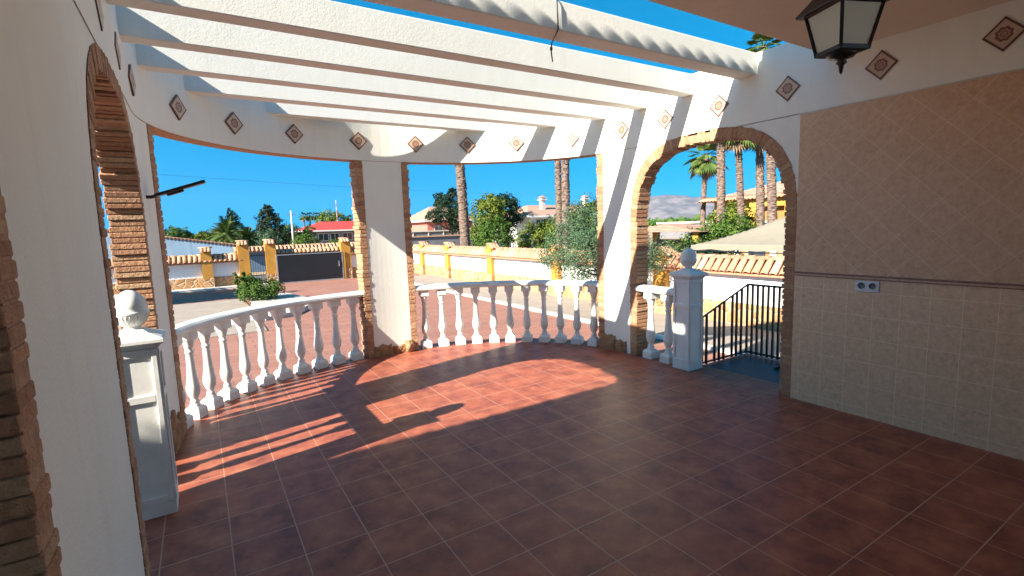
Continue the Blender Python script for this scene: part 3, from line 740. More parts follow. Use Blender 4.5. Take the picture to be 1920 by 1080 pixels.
def pillar(x, y, zt, parent, w_=.22, capk='gable'):
    mb = MB(); mb.box(x-w_, x+w_, y-w_, y+w_, G+.55, zt); o = mb.build('pillar', M['ochre'], parent)
    mb = MB(); mb.box(x-w_-.02, x+w_+.02, y-w_-.02, y+w_+.02, G, G+.55); mb.build('stone_base', M['stone'], o)
    mb = MB()
    for i in (-1, 0, 1):
        for s in (-1, 1):
            barrel(mb, (x+i*.15, y+s*.02, zt+.20), (x+i*.15, y+s*.33, zt-.0), .07, .08, 5)
    barrel(mb, (x-.30, y, zt+.2), (x+.30, y, zt+.2), .08, .08, 5)
    mb.add([(x-w_, y-w_, zt), (x+w_, y-w_, zt), (x+w_, y+w_, zt), (x-w_, y+w_, zt), (x-w_, y, zt+.21), (x+w_, y, zt+.21)], [(0, 1, 5, 4), (2, 3, 4, 5), (1, 2, 5), (3, 0, 4)], 1)
    mb.build('tile_cap', [M['rtile'], M['ochre']], o)
XW = 10.87
pr_ = perimeter((XW, -7), (XW, 28.2), 'long white perimeter wall with ochre pillars beyond the balustrade, running along the right')
for y in (26.6, 23.2, 18.8, 14.1, 9.35, 4.6): pillar(XW-.06, y, .62, pr_)
pb = perimeter((-11, 28.5), (2.0, 28.5), 'white boundary wall left of the pedestrian gate, stone base and tiled top')
pillar(.27, 28.38, .80, pb); pillar(1.87, 28.38, 1.06, pb, .25)
pb2 = perimeter((7.1, 28.5), (10.7, 28.5), 'short white wall right of the black gate, holding the meter box')
pillar(6.85, 28.38, 1.0, pb2, .25)
pg = thing('gate_pillar', 'ochre and stone pillar between pedestrian gate and wide black gate', 'pillar')
pillar(3.1, 28.38, 1.06, pg, .25)
mb = MB(); mb.box(7.55, 7.85, 28.32, 28.39, -.05, .22); tag(mb.build('meter_box', M['kerb'], bevel=.01), 'small pale meter box on the wall right of the black gate', 'box')
# gates
gt = thing('driveway_gate', 'wide black sliding gate between two tile-capped pillars', 'gate', (3.35, 28.1, G))
mb = MB()
for i in range(9): mb.box(0, 3.25, -.02-(i%2)*.003, .02, .07+i*.155, .07+i*.155+.1549)
mb.build('panel', M['gatepaint'], gt)
mb = MB(); mb.box(-.04, 3.30, -.035, .035, .0, .065); mb.box(-.04, 3.30, -.035, .035, 1.465, 1.51); mb.box(-.04, .02, -.034, .034, .066, 1.464); mb.box(3.24, 3.30, -.034, .034, .066, 1.464); mb.build('frame', M['steel'], gt)
mb = MB(); mb.box(3.05, 3.09, -.075, -.045, .72, 1.02); mb.box(3.055, 3.085, -.045, -.02, .73, .76); mb.box(3.055, 3.085, -.045, -.02, .98, 1.01); mb.build('handle', M['steel'], gt)
mb = MB(); mb.box(3.34, 3.42, -.03, .03, 0, 1.5); mb.build('guide_post', M['ochre'], gt)
pgt = thing('pedestrian_gate', 'narrow black barred gate between two ochre pillars', 'gate', (2.12, 28.3, G))
mb = MB(); mb.box(0, .04, 0, .04, 0, 1.55); mb.box(.70, .74, 0, .04, 0, 1.55); mb.box(.041, .699, 0, .04, 1.50, 1.55); mb.box(.041, .699, 0, .04, .0, .05); mb.box(.041, .699, 0, .04, .5, .54); mb.build('frame', M['black'], pgt)
for i in range(5):
    mb = MB(); x = .13+i*.11; mb.box(x, x+.018, .01, .03, .05, 1.5); mb.build('bar', M['black'], pgt)
# tiled lintel over both gates: street-side wall with tiled top
st = thing('street_wall', 'low tiled wall across the street behind the black gate', 'wall')
mb = MB(); mb.box(2.0, 11.0, 38.9, 39.1, G, .5); mb.build('plaster', M['shadeblue'], st); mb = MB(); coping(mb, (2.0, 39), (11.0, 39), .42, .78, .5, .26); mb.build('tile_coping', M['rtile'], st)
gl = thing('gate_canopy', 'tiled strip roof over the black gate between the pillars', 'canopy')
mb = MB(); coping(mb, (3.4, 28.62), (6.55, 28.62), .52, .78, .30); mb.build('tile_coping', M['rtile'], gl)
mb = MB(); mb.box(3.35, 6.6, 28.5, 28.74, .44, .515); mb.build('lintel', M['steel'], gl)

# neighbouring pale wall with a falling tiled top
nb = thing('neighbour_wall', 'wall coloured with bluish shade behind the boundary wall, its tiled top falling rightward', 'wall')
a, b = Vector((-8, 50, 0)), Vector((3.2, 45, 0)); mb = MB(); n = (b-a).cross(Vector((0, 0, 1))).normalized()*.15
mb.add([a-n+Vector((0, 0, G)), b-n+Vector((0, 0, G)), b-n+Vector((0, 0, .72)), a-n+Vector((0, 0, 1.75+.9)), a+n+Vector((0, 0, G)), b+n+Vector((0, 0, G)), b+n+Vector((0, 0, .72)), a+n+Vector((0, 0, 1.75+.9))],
       [(0, 1, 2, 3), (7, 6, 5, 4), (0, 4, 5, 1), (1, 5, 6, 2), (2, 6, 7, 3), (3, 7, 4, 0)]); mb.build('plaster', M['shadeblue'], nb)
mb = MB()
for i in range(46):
    f = (i+.5)/46; p = a.lerp(b, f); z = 2.65+(.72-2.65)*f; mb2 = barrel(mb, p+n*2.6+Vector((0, 0, z-.04)), p-n*2.6+Vector((0, 0, z-.04)), .14, .14, 5)
mb.build('tile_coping', M['rtile'], nb)

# ------------------------------------------------------------ vegetation
def rv(): 
    while True:
        v = Vector((random.uniform(-1, 1), random.uniform(-1, 1), random.uniform(-1, 1)))
        if .05 < v.length < 1: return v
def foliage(mb, blobs, leafs, per=14, spread=.22, aspect=.5, shell=.45):
    per = int(per*1.6); leafs *= .78
    """blobs: (cx,cy,cz, rx,ry,rz, clumps)"""
    for (cx, cy, cz, rx, ry, rz, nc) in blobs:
        for c in range(nc):
            d = rv().normalized(); rr = shell+(1-shell)*random.random()**.6; rr *= 1+.38*mnoise.noise(Vector((d.x*2.1+cx, d.y*2.1+cy, d.z*2.1)))
            p = Vector((cx+d.x*rx*rr, cy+d.y*ry*rr, cz+d.z*rz*rr)); tone = random.random()
            s0 = spread*(rx+rz)/2
            for l in range(per):
                q = p+rv()*s0; sz = leafs*random.uniform(.6, 1.3)
                n_ = (rv()+Vector((d.x, d.y, d.z+.5))*.6).normalized(); u = n_.orthogonal().normalized(); u = (Matrix.Rotation(random.uniform(0, 6.28), 3, n_) @ u); v = n_.cross(u)
                mb.add([q-u*sz, q-v*sz*aspect, q+u*sz, q+v*sz*aspect], [(0, 1, 2, 3)], 0, min(1, max(0, tone*.7+random.random()*.3)))
def tree(name, label, cat, base, h, blobs, mat, leafs=.2, per=14, tr=.15, spread=.22, aspect=.5, group=None, lean=(0, 0), limbs=True, barkm='bark'):
    t = thing(name, label, cat, base, 0, group)
    mb = MB(); top = Vector((lean[0], lean[1], h))
    mb.tube([(0, 0, -.1), top*.35+Vector((.05, .03, 0)), top*.7, top], [tr*1.25, tr*.9, tr*.6, tr*.3], 9)
    if limbs:
        for (cx, cy, cz, rx, ry, rz, nc) in blobs:
            for i in range(4):
                s = top*random.uniform(.35, .75); d = rv(); e = Vector((cx+d.x*rx*.75, cy+d.y*ry*.75, cz+d.z*rz*.6)); mb.tube([s, (s+e)/2+Vector((0, 0, -.04*h)), e], [tr*.4, tr*.25, tr*.08], 6)
    mb.build('trunk', M[barkm], t)
    mb = MB(); foliage(mb, blobs, leafs, per, spread, aspect); mb.build('crown', M[mat], t, fix=False)
    return t
def palm(label, x, y, z0, h, r, seed, crown=1.5, lean=(0, 0), fan=True, group='tall palms behind the walls', skirt=True, nf=34, base_z=None):
    random.seed(seed)
    t = thing('palm_tree', label, 'palm', (x, y, z0), 0, group)
    mb = MB(); n = 26; pts = []; rs = []
    for i in range(n):
        f = i/(n-1); pts.append((lean[0]*f*f, lean[1]*f*f, h*f)); rs.append(r*(1.15-.25*f)*(1+.07*(i % 2))*random.uniform(.95, 1.06))
    mb.tube(pts, rs, 12, smooth=True)
    # stubs of cut fronds
    for i in range(int(h*22)):
        f = random.random(); a = random.uniform(0, 6.28); c = Vector((lean[0]*f*f+math.cos(a)*r*1.0, lean[1]*f*f+math.sin(a)*r*1.0, h*f)); dv = Vector((math.cos(a), math.sin(a), .9)).normalized()
        tv = Vector((-math.sin(a), math.cos(a), 0)); mb.obox(c, dv*.05*(r/.2), tv*.05*(r/.2), dv.cross(tv)*.02)
    mb.build('trunk', M['ptrunk'], t)
    top = Vector((lean[0], lean[1], h)); mb = MB(); dry = MB()
    for k in range(nf):
        a = 2.399*k; el = R(78-130*(k/nf)**.9)+random.uniform(-.1, .1); L = crown*random.uniform(.85, 1.1)
        d0 = Vector((math.cos(a)*math.cos(el), math.sin(a)*math.cos(el), math.sin(el))); m_ = mb if k < nf*.86 else dry
        side = Vector((-math.sin(a), math.cos(a), 0))
        # stem
        P = []
        for j in range(7):
            f = j/6; P.append(top+d0*L*f+Vector((0, 0, -.55*L*f*f*max(.15, math.cos(el)))))
        m_.tube(P[:4], .018*crown/1.5, 4, smooth=False)
        if fan:     # fan leaf from the stem's end
            hub = P[3]; dd = (P[4]-P[3]).normalized(); up = side.cross(dd)
            for q in range(15):
                th = R(-78+156*q/14); v = (dd*math.cos(th)+side*math.sin(th)).normalized(); ll = L*.58*(1-.25*abs(th)); e = hub+v*ll+Vector((0, 0, -.22*ll)); mid = hub+v*ll*.55+up*.02
                wv = v.cross(up).normalized()*.045*crown
                m_.add([hub, mid-wv, e, mid+wv], [(0, 1, 2, 3)], 0, random.random())
        else:
            for j in range(1, 22):
                f = j/22; i0 = min(5, int(f*6)); p = P[i0].lerp(P[i0+1], f*6-i0); dd = (P[i0+1]-P[i0]).normalized()
                for s in (-1, 1):
                    v = (dd*.6+side*s*.9+Vector((0, 0, -.25))).normalized(); ll = .30*L*(1-.6*abs(f-.4)); wv = dd*.022*L
                    m_.add([p-wv, p+wv, p+v*ll], [(0, 1, 2)], 0, random.random())
    mb.build('fronds', M['palm'], t, fix=False)
    if dry.v: dry.build('dead_fronds', M['dry'], t, fix=False)
    return t

# palms: single and twin trunks behind the right wall
palm('thick single palm trunk standing behind the wall between the pine and the round trees', 12.5, 24.75, G, 9.3, .24, 11, 1.7, (-.3, 0), group='tall palms behind the right wall')
palm('left one of the paired palm trunks rising above the orange hedge', 14, 18.15, G, 7.4, .14, 12, 1.3, (-.1, 0), group='tall palms behind the right wall')
palm('right one of the paired palm trunks, in front of its twin above the hedge', 13.9, 17.6, G, 7.2, .17, 13, 1.3, (.1, 0), group='tall palms behind the right wall')
# palms seen in the right arch
palm('small leftmost palm in the arch with drooping green fronds and thin pale trunk', 30, 22.65, G, 6.9, .17, 21, 1.6, (.3, 0), group='palms seen through the right arch', nf=30)
palm('brown-trunked palm just right of the leftmost palm in the arch', 20, 14.1, G, 7.0, .165, 22, 1.1, (.1, .2), group='palms seen through the right arch')
palm('dark shaded palm trunk in the middle of the arch palms', 21, 13.75, G, 6.75, .14, 23, 1.3, (-.1, .3), group='palms seen through the right arch', nf=34)
palm('dark palm trunk second from right, crossing the yellow house', 22, 13.45, G, 6.85, .165, 24, 1.3, (.1, .3), group='palms seen through the right arch')
palm('pale palm trunk nearest the right jamb of the arch', 20, 11.70, G, 9.35, .16, 25, .9, (-.1, .6), group='palms seen through the right arch')
random.seed(5)
# olive in front of the right wall
tree('olive_tree', 'grey-green olive tree in front of the white wall, half hidden by the porch column', 'tree', (9.35, 10.35, G), 1.7,
     [(-.25, .35, 1.85, 1.15, 1.1, .95, 330), (.25, -1.0, 1.75, .85, .9, .70, 130), (-.1, .5, 2.55, .75, .75, .6, 120)], 'olive', .05, 34, .07, .20, .28, lean=(.1, .1))
# shrub by the gate
tree('garden_shrub', 'bright green leafy shrub in the white gravel bed', 'shrub', (1.75, 20.9, G+.1), .6,
     [(.1, 0, .42, .78, .7, .42, 130), (-.25, 0, .68, .45, .4, .32, 50), (-.6, 0, .92, .28, .25, .18, 14)], 'leaf', .055, 24, .03, .25, .45)
# trees beyond, centre opening
tree('pine_tree', 'tall dark pine left of the thick palm trunk', 'tree', (23.6, 50, G), 5.5,
     [(0, 0, 4.6, 2.0, 1.9, 1.4, 130), (-.8, 0, 5.6, 1.1, 1.1, .9, 60), (.3, 0, 6.3, .7, .7, .7, 36), (-1.9, 0, 3.9, 1.2, 1.2, .7, 40), (1.0, 0, 3.2, 1.4, 1.4, 1.3, 60)], 'dark', .17, 16, .22, .22, .35)
tree('round_tree', 'yellow-green round tree right of the thick palm trunk', 'tree', (24.9, 44, G), 4.5,
     [(0, 0, 3.9, 1.75, 1.7, 1.75, 190), (.2, 0, 5.1, 1.0, 1.0, .8, 70), (-.4, 0, 2.0, 1.6, 1.5, 1.1, 80)], 'leafy', .15, 16, .2, .2, .5)
tree('dense_tree', 'dark green tree with feathery top behind the yellow-green one', 'tree', (28.2, 46, G), 4.8,
     [(0, 0, 3.9, 1.9, 1.8, 1.8, 180), (-.3, 0, 5.3, 1.1, 1.1, .8, 70), (.9, 0, 4.9, .5, .5, .8, 26)], 'dark', .16, 16, .2, .2, .5)
tree('orange_tree', 'low bushy green tree behind the wall beside the thick palm trunk', 'tree', (16.0, 27.6, G), 1.8,
     [(0, 0, 1.9, 1.35, 1.3, 1.25, 170), (-.9, 0, 1.3, .8, .8, .8, 60), (.5, 0, 2.6, .7, .7, .5, 40)], 'leaf', .10, 16, .1, .2, .5)
tree('orange_tree', 'orange-tinted green bush under the paired palm trunks', 'tree', (18.6, 26.4, G), 1.8,
     [(-.4, 0, 1.7, 1.5, 1.3, 1.15, 180), (1.1, 0, 1.9, 1.2, 1.1, 1.1, 110)], 'leafy', .10, 16, .1, .2, .5)
tree('citrus_tree', 'tall green bush behind the olive tree', 'tree', (17.6, 20.2, G), 2.1,
     [(0, 0, 2.4, 1.5, 1.4, 1.5, 200), (-.6, 1.4, 2.0, 1.2, 1.1, 1.1, 120), (.2, -1.1, 2.9, 1.1, 1.1, 1.3, 120)], 'leafy', .10, 16, .12, .2, .5)
# bare tree at the left of the middle opening
t = thing('bare_tree', 'leafless pale tree at the left of the middle opening', 'tree', (27.5, 76, G))
mb = MB()
for i in range(90):
    a = random.uniform(0, 6.28); e = random.uniform(.4, 1.4); L = random.uniform(2, 4.6); b_ = Vector((0, 0, random.uniform(1.5, 3))); d = Vector((math.cos(a)*math.cos(e), math.sin(a)*math.cos(e), math.sin(e)))
    mb.tube([b_, b_+d*L*.5+rv()*.2, b_+d*L+rv()*.4], [.035, .02, .008], 3, smooth=False)
mb.tube([(0, 0, 0), (.1, 0, 3.4)], [.18, .07], 7); mb.build('trunk', M['bare'], t)
# left opening
tree('conifer_tree', 'tall dark cone-shaped conifer beyond the black gate', 'tree', (7.3, 65, G), 5.8,
     [(0, 0, 2.2, 2.15, 2.0, 1.5, 190), (0, 0, 3.8, 1.55, 1.5, 1.3, 150), (-.05, 0, 5.0, .95, .95, .9, 80), (-.1, 0, 5.85, .42, .42, .45, 26), (.3, 0, 1.0, 2.1, 2.0, 1.0, 90)], 'cedar', .15, 18, .2, .17, .4, limbs=False)
tree('round_bush', 'pale green rounded bush in front of the cone-shaped conifer', 'shrub', (5.55, 50, G), 1.6,
     [(0, 0, 2.1, 1.0, 1.0, .95, 130), (.1, 0, 1.2, .95, .9, .8, 60)], 'olive', .09, 16, .1, .2, .5)
tree('cypress_tree', 'pointed dark cypress behind the feathery palm on the left', 'tree', (3.6, 67, G), 4.8,
     [(0, 0, 4.3, .75, .7, 1.2, 90), (0, 0, 2.6, 1.5, 1.4, 1.6, 150), (-.2, 0, 5.3, .3, .3, .4, 16)], 'dark', .14, 16, .2, .18, .4, limbs=False)
palm('low feathery palm beside the pointed cypress', 2.6, 60, G, 2.6, .3, 31, 2.3, (0, 0), fan=False, group=None, nf=46)
palm('low feathery palm with drooping fronds right of the cypress', 4.6, 62, G, 2.2, .3, 32, 2.1, (0, 0), fan=False, group=None, nf=40)
random.seed(9)
tree('round_tree', 'dark round tree far left behind the pale wall', 'tree', (-3.0, 100, G), 2.8, [(0, 0, 2.9, 2.4, 2.0, 1.5, 150), (1.4, 0, 2.4, 1.3, 1.2, 1.0, 60)], 'leaf', .2, 14, .2, .2, .5)
tree('hedge_tree', 'low yellow-green tree between the dark round tree and the cypress', 'tree', (1.9, 98, G), 2.2, [(-1.0, 0, 2.5, 1.6, 1.4, 1.0, 90), (1.2, 0, 2.9, 1.4, 1.3, 1.0, 90)], 'leafy', .2, 14, .18, .2, .5)
tree('street_tree', 'loose green tree behind the utility pole', 'tree', (10.2, 72, G), 2.6, [(0, 0, 2.8, 1.6, 1.4, 1.2, 110), (1.2, 0, 1.9, 1.3, 1.2, 1.0, 80), (2.6, 0, 2.9, .9, .8, .8, 40)], 'leaf', .15, 14, .15, .25, .45)
tree('street_bush', 'green bush at the corner left of the red-roofed house', 'shrub', (10.3, 60, G), 1.3, [(0, 0, 1.7, 1.5, 1.2, .8, 110)], 'leaf', .12, 14, .1, .25, .5)
tree('agave_bush', 'small spiky green bush on the street in front of the red-roofed house', 'shrub', (12.0, 52, G), 1.1, [(0, 0, 1.4, 1.1, 1.0, .55, 70)], 'leaf', .12, 14, .08, .25, .3)
for i, (x, h) in enumerate(((27.4, 7.6), (29.1, 7.7), (31.0, 7.7), (32.8, 7.8), (36.2, 7.1), (40.8, 6.6))):
    palm('palm number %s from the left in the far row behind the red roof' % ('one', 'two', 'three', 'four', 'five', 'six')[i], x, 160, G, h, .22, 50+i, 1.7, (0, 0), True, 'far row of palms behind the red roof', nf=22)
random.seed(3)
tree('roof_tree', 'yellow-green tree showing just above the red roof', 'tree', (24.5, 110, G), 5, [(0, 0, 5.2, 3.4, 2, 1.7, 120)], 'leafy', .25, 14, .2, .2, .5)
# right arch greenery
tree('green_bush', 'green bush behind the wall between the little gatehouse and the tent', 'shrub', (19.5, 14.6, G), 1.2, [(0, 0, 1.5, 1.1, .9, .8, 110), (.4, -1.2, 1.9, 1.2, 1.0, .8, 110), (-.3, .7, 1.0, 1.0, .8, .7, 60)], 'leaf', .09, 16, .1, .22, .5)
tree('garden_tree', 'yellow-green tree in front of the yellow house, behind the beige tent', 'tree', (24, 16.4, G), 2.2, [(0, 0, 2.5, 1.1, 1.0, 1.0, 110), (-.6, -1.0, 2.1, .9, .9, .9, 70)], 'leafy', .10, 16, .1, .22, .5)
tree('dark_hedge', 'dark rounded hedge tree left of the beige tent', 'shrub', (16.2, 12.3, G), 1.2, [(0, 0, 1.2, .75, .7, .6, 90), (.5, -.7, 1.3, .7, .6, .6, 70)], 'dark', .08, 16, .08, .22, .5)
tree('added_shade_tree', 'added unseen tree left of the plot, shading the boundary wall', 'tree', (-8.5, 22.6, G), 4.0, [(0, 0, 4.6, 2.4, 1.2, 1.8, 200), (.5, 1.8, 3.9, 2.2, 1.8, 1.8, 200)], 'leaf', .16, 18, .2, .2, .5)  # out of view, added to throw shade on the boundary wall and ground

# ------------------------------------------------------------ houses
def hip_roof(mb, x0, x1, y0, y1, z0, z1, mi=0, ridge=.3, ov=.4):
    x0 -= ov; x1 += ov; y0 -= ov; y1 += ov; cy = (y0+y1)/2; r = (x1-x0)*ridge
    mb.add([(x0, y0, z0), (x1, y0, z0), (x1, y1, z0), (x0, y1, z0), (x0+r, cy, z1), (x1-r, cy, z1)], [(0, 1, 5, 4), (2, 3, 4, 5), (1, 2, 5), (3, 0, 4), (3, 2, 1, 0)], mi)
def tileroof_mat(name, c1, c2):
    t = NT(name); p = t.geo(); s = t.n('ShaderNodeSeparateXYZ'); t.l(p, s.inputs[0])
    wv = t.n('ShaderNodeTexWave'); wv.inputs['Scale'].default_value = 1.6; wv.inputs['Distortion'].default_value = .6; t.l(p, wv.inputs['Vector'])
    n = t.noise(p, 5, 5, .7); c = t.ramp(n, [(.3, c1), (.7, c2)]); t.base(t.mix(t.math('MULTIPLY', wv.outputs['Fac'], .45), c, tuple(x*.45 for x in c1))); t.rough(.85); t.bump(wv.outputs['Fac'], .8, .06); return t.mat
M['clay'] = tileroof_mat('clay_roof', (.34, .18, .12), (.52, .34, .25))
def house(label, x0, x1, y0, y1, zw, zr, wall, roof, wins, fascia=None, ridge=.3, ov=.4, chim=()):
    t = thing('house', label, 'house', ((x0+x1)/2, y0, G)); ox, oy = (x0+x1)/2, y0
    mb = MB(); mb.box(x0-ox, x1-ox, 0, y1-oy, 0, zw-G); mb.build('wall', M[wall], t)
    mb = MB(); hip_roof(mb, x0-ox, x1-ox, 0, y1-oy, zw-G+.12, zr-G, 0, ridge, ov); ro = mb.build('roof', M[roof], t)
    mb = MB(); mb.box(x0-ox-ov, x1-ox+ov, -ov, y1-oy+ov, zw-G-.08, zw-G+.118); mb.build('fascia', M[fascia or 'kerb'], t)
    for (cx, cy, ct) in chim:
        mb = MB(); mb.box(cx-ox-.25, cx-ox+.25, cy-oy-.25, cy-oy+.25, zw-G+.3, ct-G); mb.box(cx-ox-.42, cx-ox+.42, cy-oy-.42, cy-oy+.42, ct-G-.30, ct-G-.18); hip_roof(mb, cx-ox-.3, cx-ox+.3, cy-oy-.3, cy-oy+.3, ct-G, ct-G+.25, 1, .4, .1); mb.build('chimney', [M['kerb'], M['clay']], ro)
    for face, a, b, z0, z1 in wins:
        mb = MB()
        if face == 'f': mb.box(a-ox, b-ox, -.03, .02, z0-G, z1-G)
        else: mb.box(x0-ox-.03, x0-ox+.02, a-oy, b-oy, z0-G, z1-G)
        wo = mb.build('window', M['win'], t)
        mb = MB(); e = .07
        if face == 'f':
            for q in ((a-e, a, z0-e, z1+e), (b, b+e, z0-e, z1+e), (a, b, z1, z1+e), (a, b, z0-e, z0), ((a+b)/2-.03, (a+b)/2+.03, z0, z1)): mb.box(q[0]-ox, q[1]-ox, -.06, .0, q[2]-G, q[3]-G)
        else:
            for q in ((a-e, a, z0-e, z1+e), (b, b+e, z0-e, z1+e), (a, b, z1, z1+e), (a, b, z0-e, z0)): mb.box(x0-ox-.06, x0-ox, q[0]-oy, q[1]-oy, q[2]-G, q[3]-G)
        mb.build('frame', M['kerb'], wo)
    return t
house('single-storey house with a red sheet roof beyond the gate', 13.8, 26.5, 80, 90, 1.85, 3.35, 'greywall', 'redroof', [('f', 15.6, 17.0, .4, 1.4), ('f', 17.4, 18.6, .4, 1.4), ('f', 19.2, 20.6, .4, 1.4), ('f', 22, 24, .4, 1.4)], 'stonewhite', .28, .7)
house('house with a reddish gable wall behind the pine', 25.0, 31.5, 60, 68, 2.6, 4.6, 'pink', 'clay', [('f', 26, 27, .9, 1.9), ('f', 28.6, 29.6, .9, 1.9)], None, .35, .6)
house('white villa with a hipped clay roof and two white chimneys', 31.0, 44, 45.5, 55, 2.55, 4.05, 'stonewhite', 'clay', [('f', 31.8, 33.0, 1.2, 2.2), ('f', 34.2, 35.6, 1.2, 2.2), ('f', 37, 38.4, 1.2, 2.2)], 'stonewhite', .25, .6, ((34.5, 48, 4.8), (41.0, 48, 4.9)))
# grey roadside fence in front of the reddish house
gf = thing('grey_fence', 'grey fence wall in front of the reddish house', 'fence')
mb = MB(); mb.box(19.5, 27.5, 52.0, 52.15, G, 1.3); mb.build('panel', M['greywall'], gf)
mb = MB(); mb.box(19.4, 27.6, 51.9, 52.25, 1.3, 1.42); mb.build('coping', M['kerb'], gf)
for i in range(5):
    mb = MB(); mb.box(19.9+i*1.8, 20.0+i*1.8, 51.94, 52.2, G, 1.30); mb.build('post', M['kerb'], gf)
gf2 = thing('hedge_wall', 'low grey rubble wall right behind the boundary pillars of the middle opening', 'wall')
mb = MB(); mb.box(13, 19, 38, 38.3, G, .95); mb.build('masonry', M['greywall'], gf2); mb = MB(); mb.box(12.9, 19.1, 37.9, 38.4, .95, 1.03); mb.build('coping', M['rtile'], gf2)
# yellow house in the arch
yh = thing('house', 'yellow house with an orange porch recess and clay roof behind the arch palms', 'house', (30, 17, G))
mb = MB(); mb.box(0, 9, -9, 4.7, 0, 3.75); mb.build('wall', M['yellow'], yh)
mb = MB(); mb.box(-.55, -.02, -9, 1.8, 3.28, 3.72); mb.build('lintel', M['yellow'], yh)
for y in (-7, -3.6, -.6, 1.6):
    mb = MB(); mb.box(-.5, -.1, y-.2, y+.2, 0, 3.28); mb.build('porch_pillar', M['yellow'], yh)
mb = MB(); mb.box(-.03, -.0, -8.9, 1.6, 1.9, 3.28); mb.build('porch_wall', M['orange'], yh)
for y in (-5.4, -2.2, .5):
    mb = MB(); mb.box(-.06, -.031, y-.6, y+.6, .9, 2.3); wo = mb.build('window', M['win'], yh)
    mb = MB(); mb.box(-.09, -.061, y-.7, y-.6, .8, 2.4); mb.box(-.09, -.061, y+.6, y+.7, .8, 2.4); mb.box(-.088, -.061, y-.6, y+.6, 2.3, 2.4); mb.box(-.088, -.061, y-.6, y+.6, .8, .9); mb.build('frame', M['kerb'], wo)
mb = MB(); hip_roof(mb, 0, 9, -9, 4.7, 3.76, 5.6, 0, .38, .9); ro = mb.build('roof', M['clay'], yh)
mb = MB(); y = -9.7
while y < 5.4: barrel(mb, (-.2, y, 4.02), (-.98, y, 3.74), .10, .11, 5); y += .24
mb.build('eave_tiles', M['rtile'], ro)
mb = MB(); mb.box(1.5, 2.3, -3.1, -2.3, 4.2, 6.1); hip_roof(mb, 1.5, 2.3, -3.1, -2.3, 6.1, 6.4, 1, .4, .15); mb.build('chimney', [M['yellow'], M['clay']], ro)
# little gatehouse roofs left of the palms
gh = thing('garden_shelter', 'small clay-roofed garden shelter on ochre posts at the left of the arch', 'shelter', (19.0, 16.5, G))
for x, y in ((0, -1.9), (0, 2.8), (2.6, -1.9), (2.6, 2.8)):
    mb = MB(); mb.box(x-.14, x+.14, y-.14, y+.14, 0, 2.05); mb.build('post', M['ochre'], gh)
mb = MB(); hip_roof(mb, -.2, 2.8, -2.1, 3.0, 2.06, 2.42, 0, .3, .25); mb.build('roof', M['clay'], gh)
mb = MB(); mb.box(2.45, 2.6, -1.75, 2.65, 0, 1.6); mb.build('back_wall', M['greywall'], gh)
# far low building, right arch left side
fb = thing('distant_building', 'long low white-and-terracotta building under the mountain', 'building', (60, 47, G))
mb = MB(); mb.box(0, 8, -14, 6, 0, 2.2); mb.build('wall', M['greywall'], fb); mb = MB(); mb.box(-.3, 8.3, -14.3, 6.3, 2.2, 2.45); mb.build('roof', M['kerb'], fb)
# tent
tn = thing('canvas_gazebo', 'beige pointed canvas gazebo behind the perimeter wall', 'gazebo', (15.0, 8.45, 0))
mb = MB(); hx = 1.75; hy = 1.95; zE, zA = .78, 1.58; K = 12; vs = []; fs = []
def tent_z(a, b):
    m_ = max(abs(a), abs(b)); f = 1-m_; return zE+(zA-zE)*(f*.62+f*f*.38) - .04*math.sin(math.pi*min(1, m_))*abs(abs(a)-abs(b))
for i in range(2*K+1):
    for j in range(2*K+1):
        a, b = i/K-1, j/K-1; vs.append((a*hx, b*hy, tent_z(a, b)))
for i in range(2*K):
    for j in range(2*K):
        k = i*(2*K+1)+j; fs.append((k, k+1, k+2*K+2, k+2*K+1))
mb.add(vs, fs, 0, .5, True)
for (p, q) in (((-hx, -hy), (hx, -hy)), ((hx, -hy), (hx, hy)), ((hx, hy), (-hx, hy)), ((-hx, hy), (-hx, -hy))):
    n_s = 16; v2 = []
    for i in range(n_s+1):
        f = i/n_s; x = p[0]+(q[0]-p[0])*f; y = p[1]+(q[1]-p[1])*f; v2 += [(x*1.003, y*1.003, zE+.005), (x*1.008, y*1.008, zE-.13-.02*math.sin(f*math.pi*8))]
    mb.add(v2, [(2*i, 2*i+1, 2*i+3, 2*i+2) for i in range(n_s)], 0, .5)
tc = mb.build('canopy', M['tent'], tn, fix=False); so_ = tc.modifiers.new('s', 'SOLIDIFY'); so_.thickness = .01
for sx in (-1, 1):
    for sy in (-1, 1):
        mb = MB(); mb.box(sx*hx*.96-.03, sx*hx*.96+.03, sy*hy*.96-.03, sy*hy*.96+.03, G, zE); mb.build('pole', M['stonewhite'], tn)
# clutter under the tent: fence rail and stone counter behind the wall
rf = thing('wire_fence', 'dark horizontal fence rail between wall and gazebo', 'fence')
mb = MB(); mb.tube([(11.6, 9.6, .72), (11.6, 5.0, .72)], .02, 6); mb.build('rail', M['black'], rf)
for y in (5.2, 7.3, 9.4):
    mb = MB(); mb.box(11.58, 11.62, y-.02, y+.02, G, .72); mb.build('post', M['black'], rf)
ct = thing('garden_counter', 'stone and white garden counter under the gazebo', 'counter', (18.6, 9.6, G))
mb = MB(); mb.box(0, .5, -3.2, 3.2, 0, 1.75); mb.build('wall', M['stone'], ct)
for y in (-2.2, -.9, .5, 1.9):
    mb = MB(); mb.box(-.03, .0, y-.35, y+.35, 1.0, 1.7); mb.build('opening', M['win'], ct)
for y in (-2.9, -1.5, -.2, 1.2, 2.7):
    mb = MB(); mb.box(-.10, -.031, y-.13, y+.13, 0, 1.76); mb.build('pier', M['kerb'], ct)

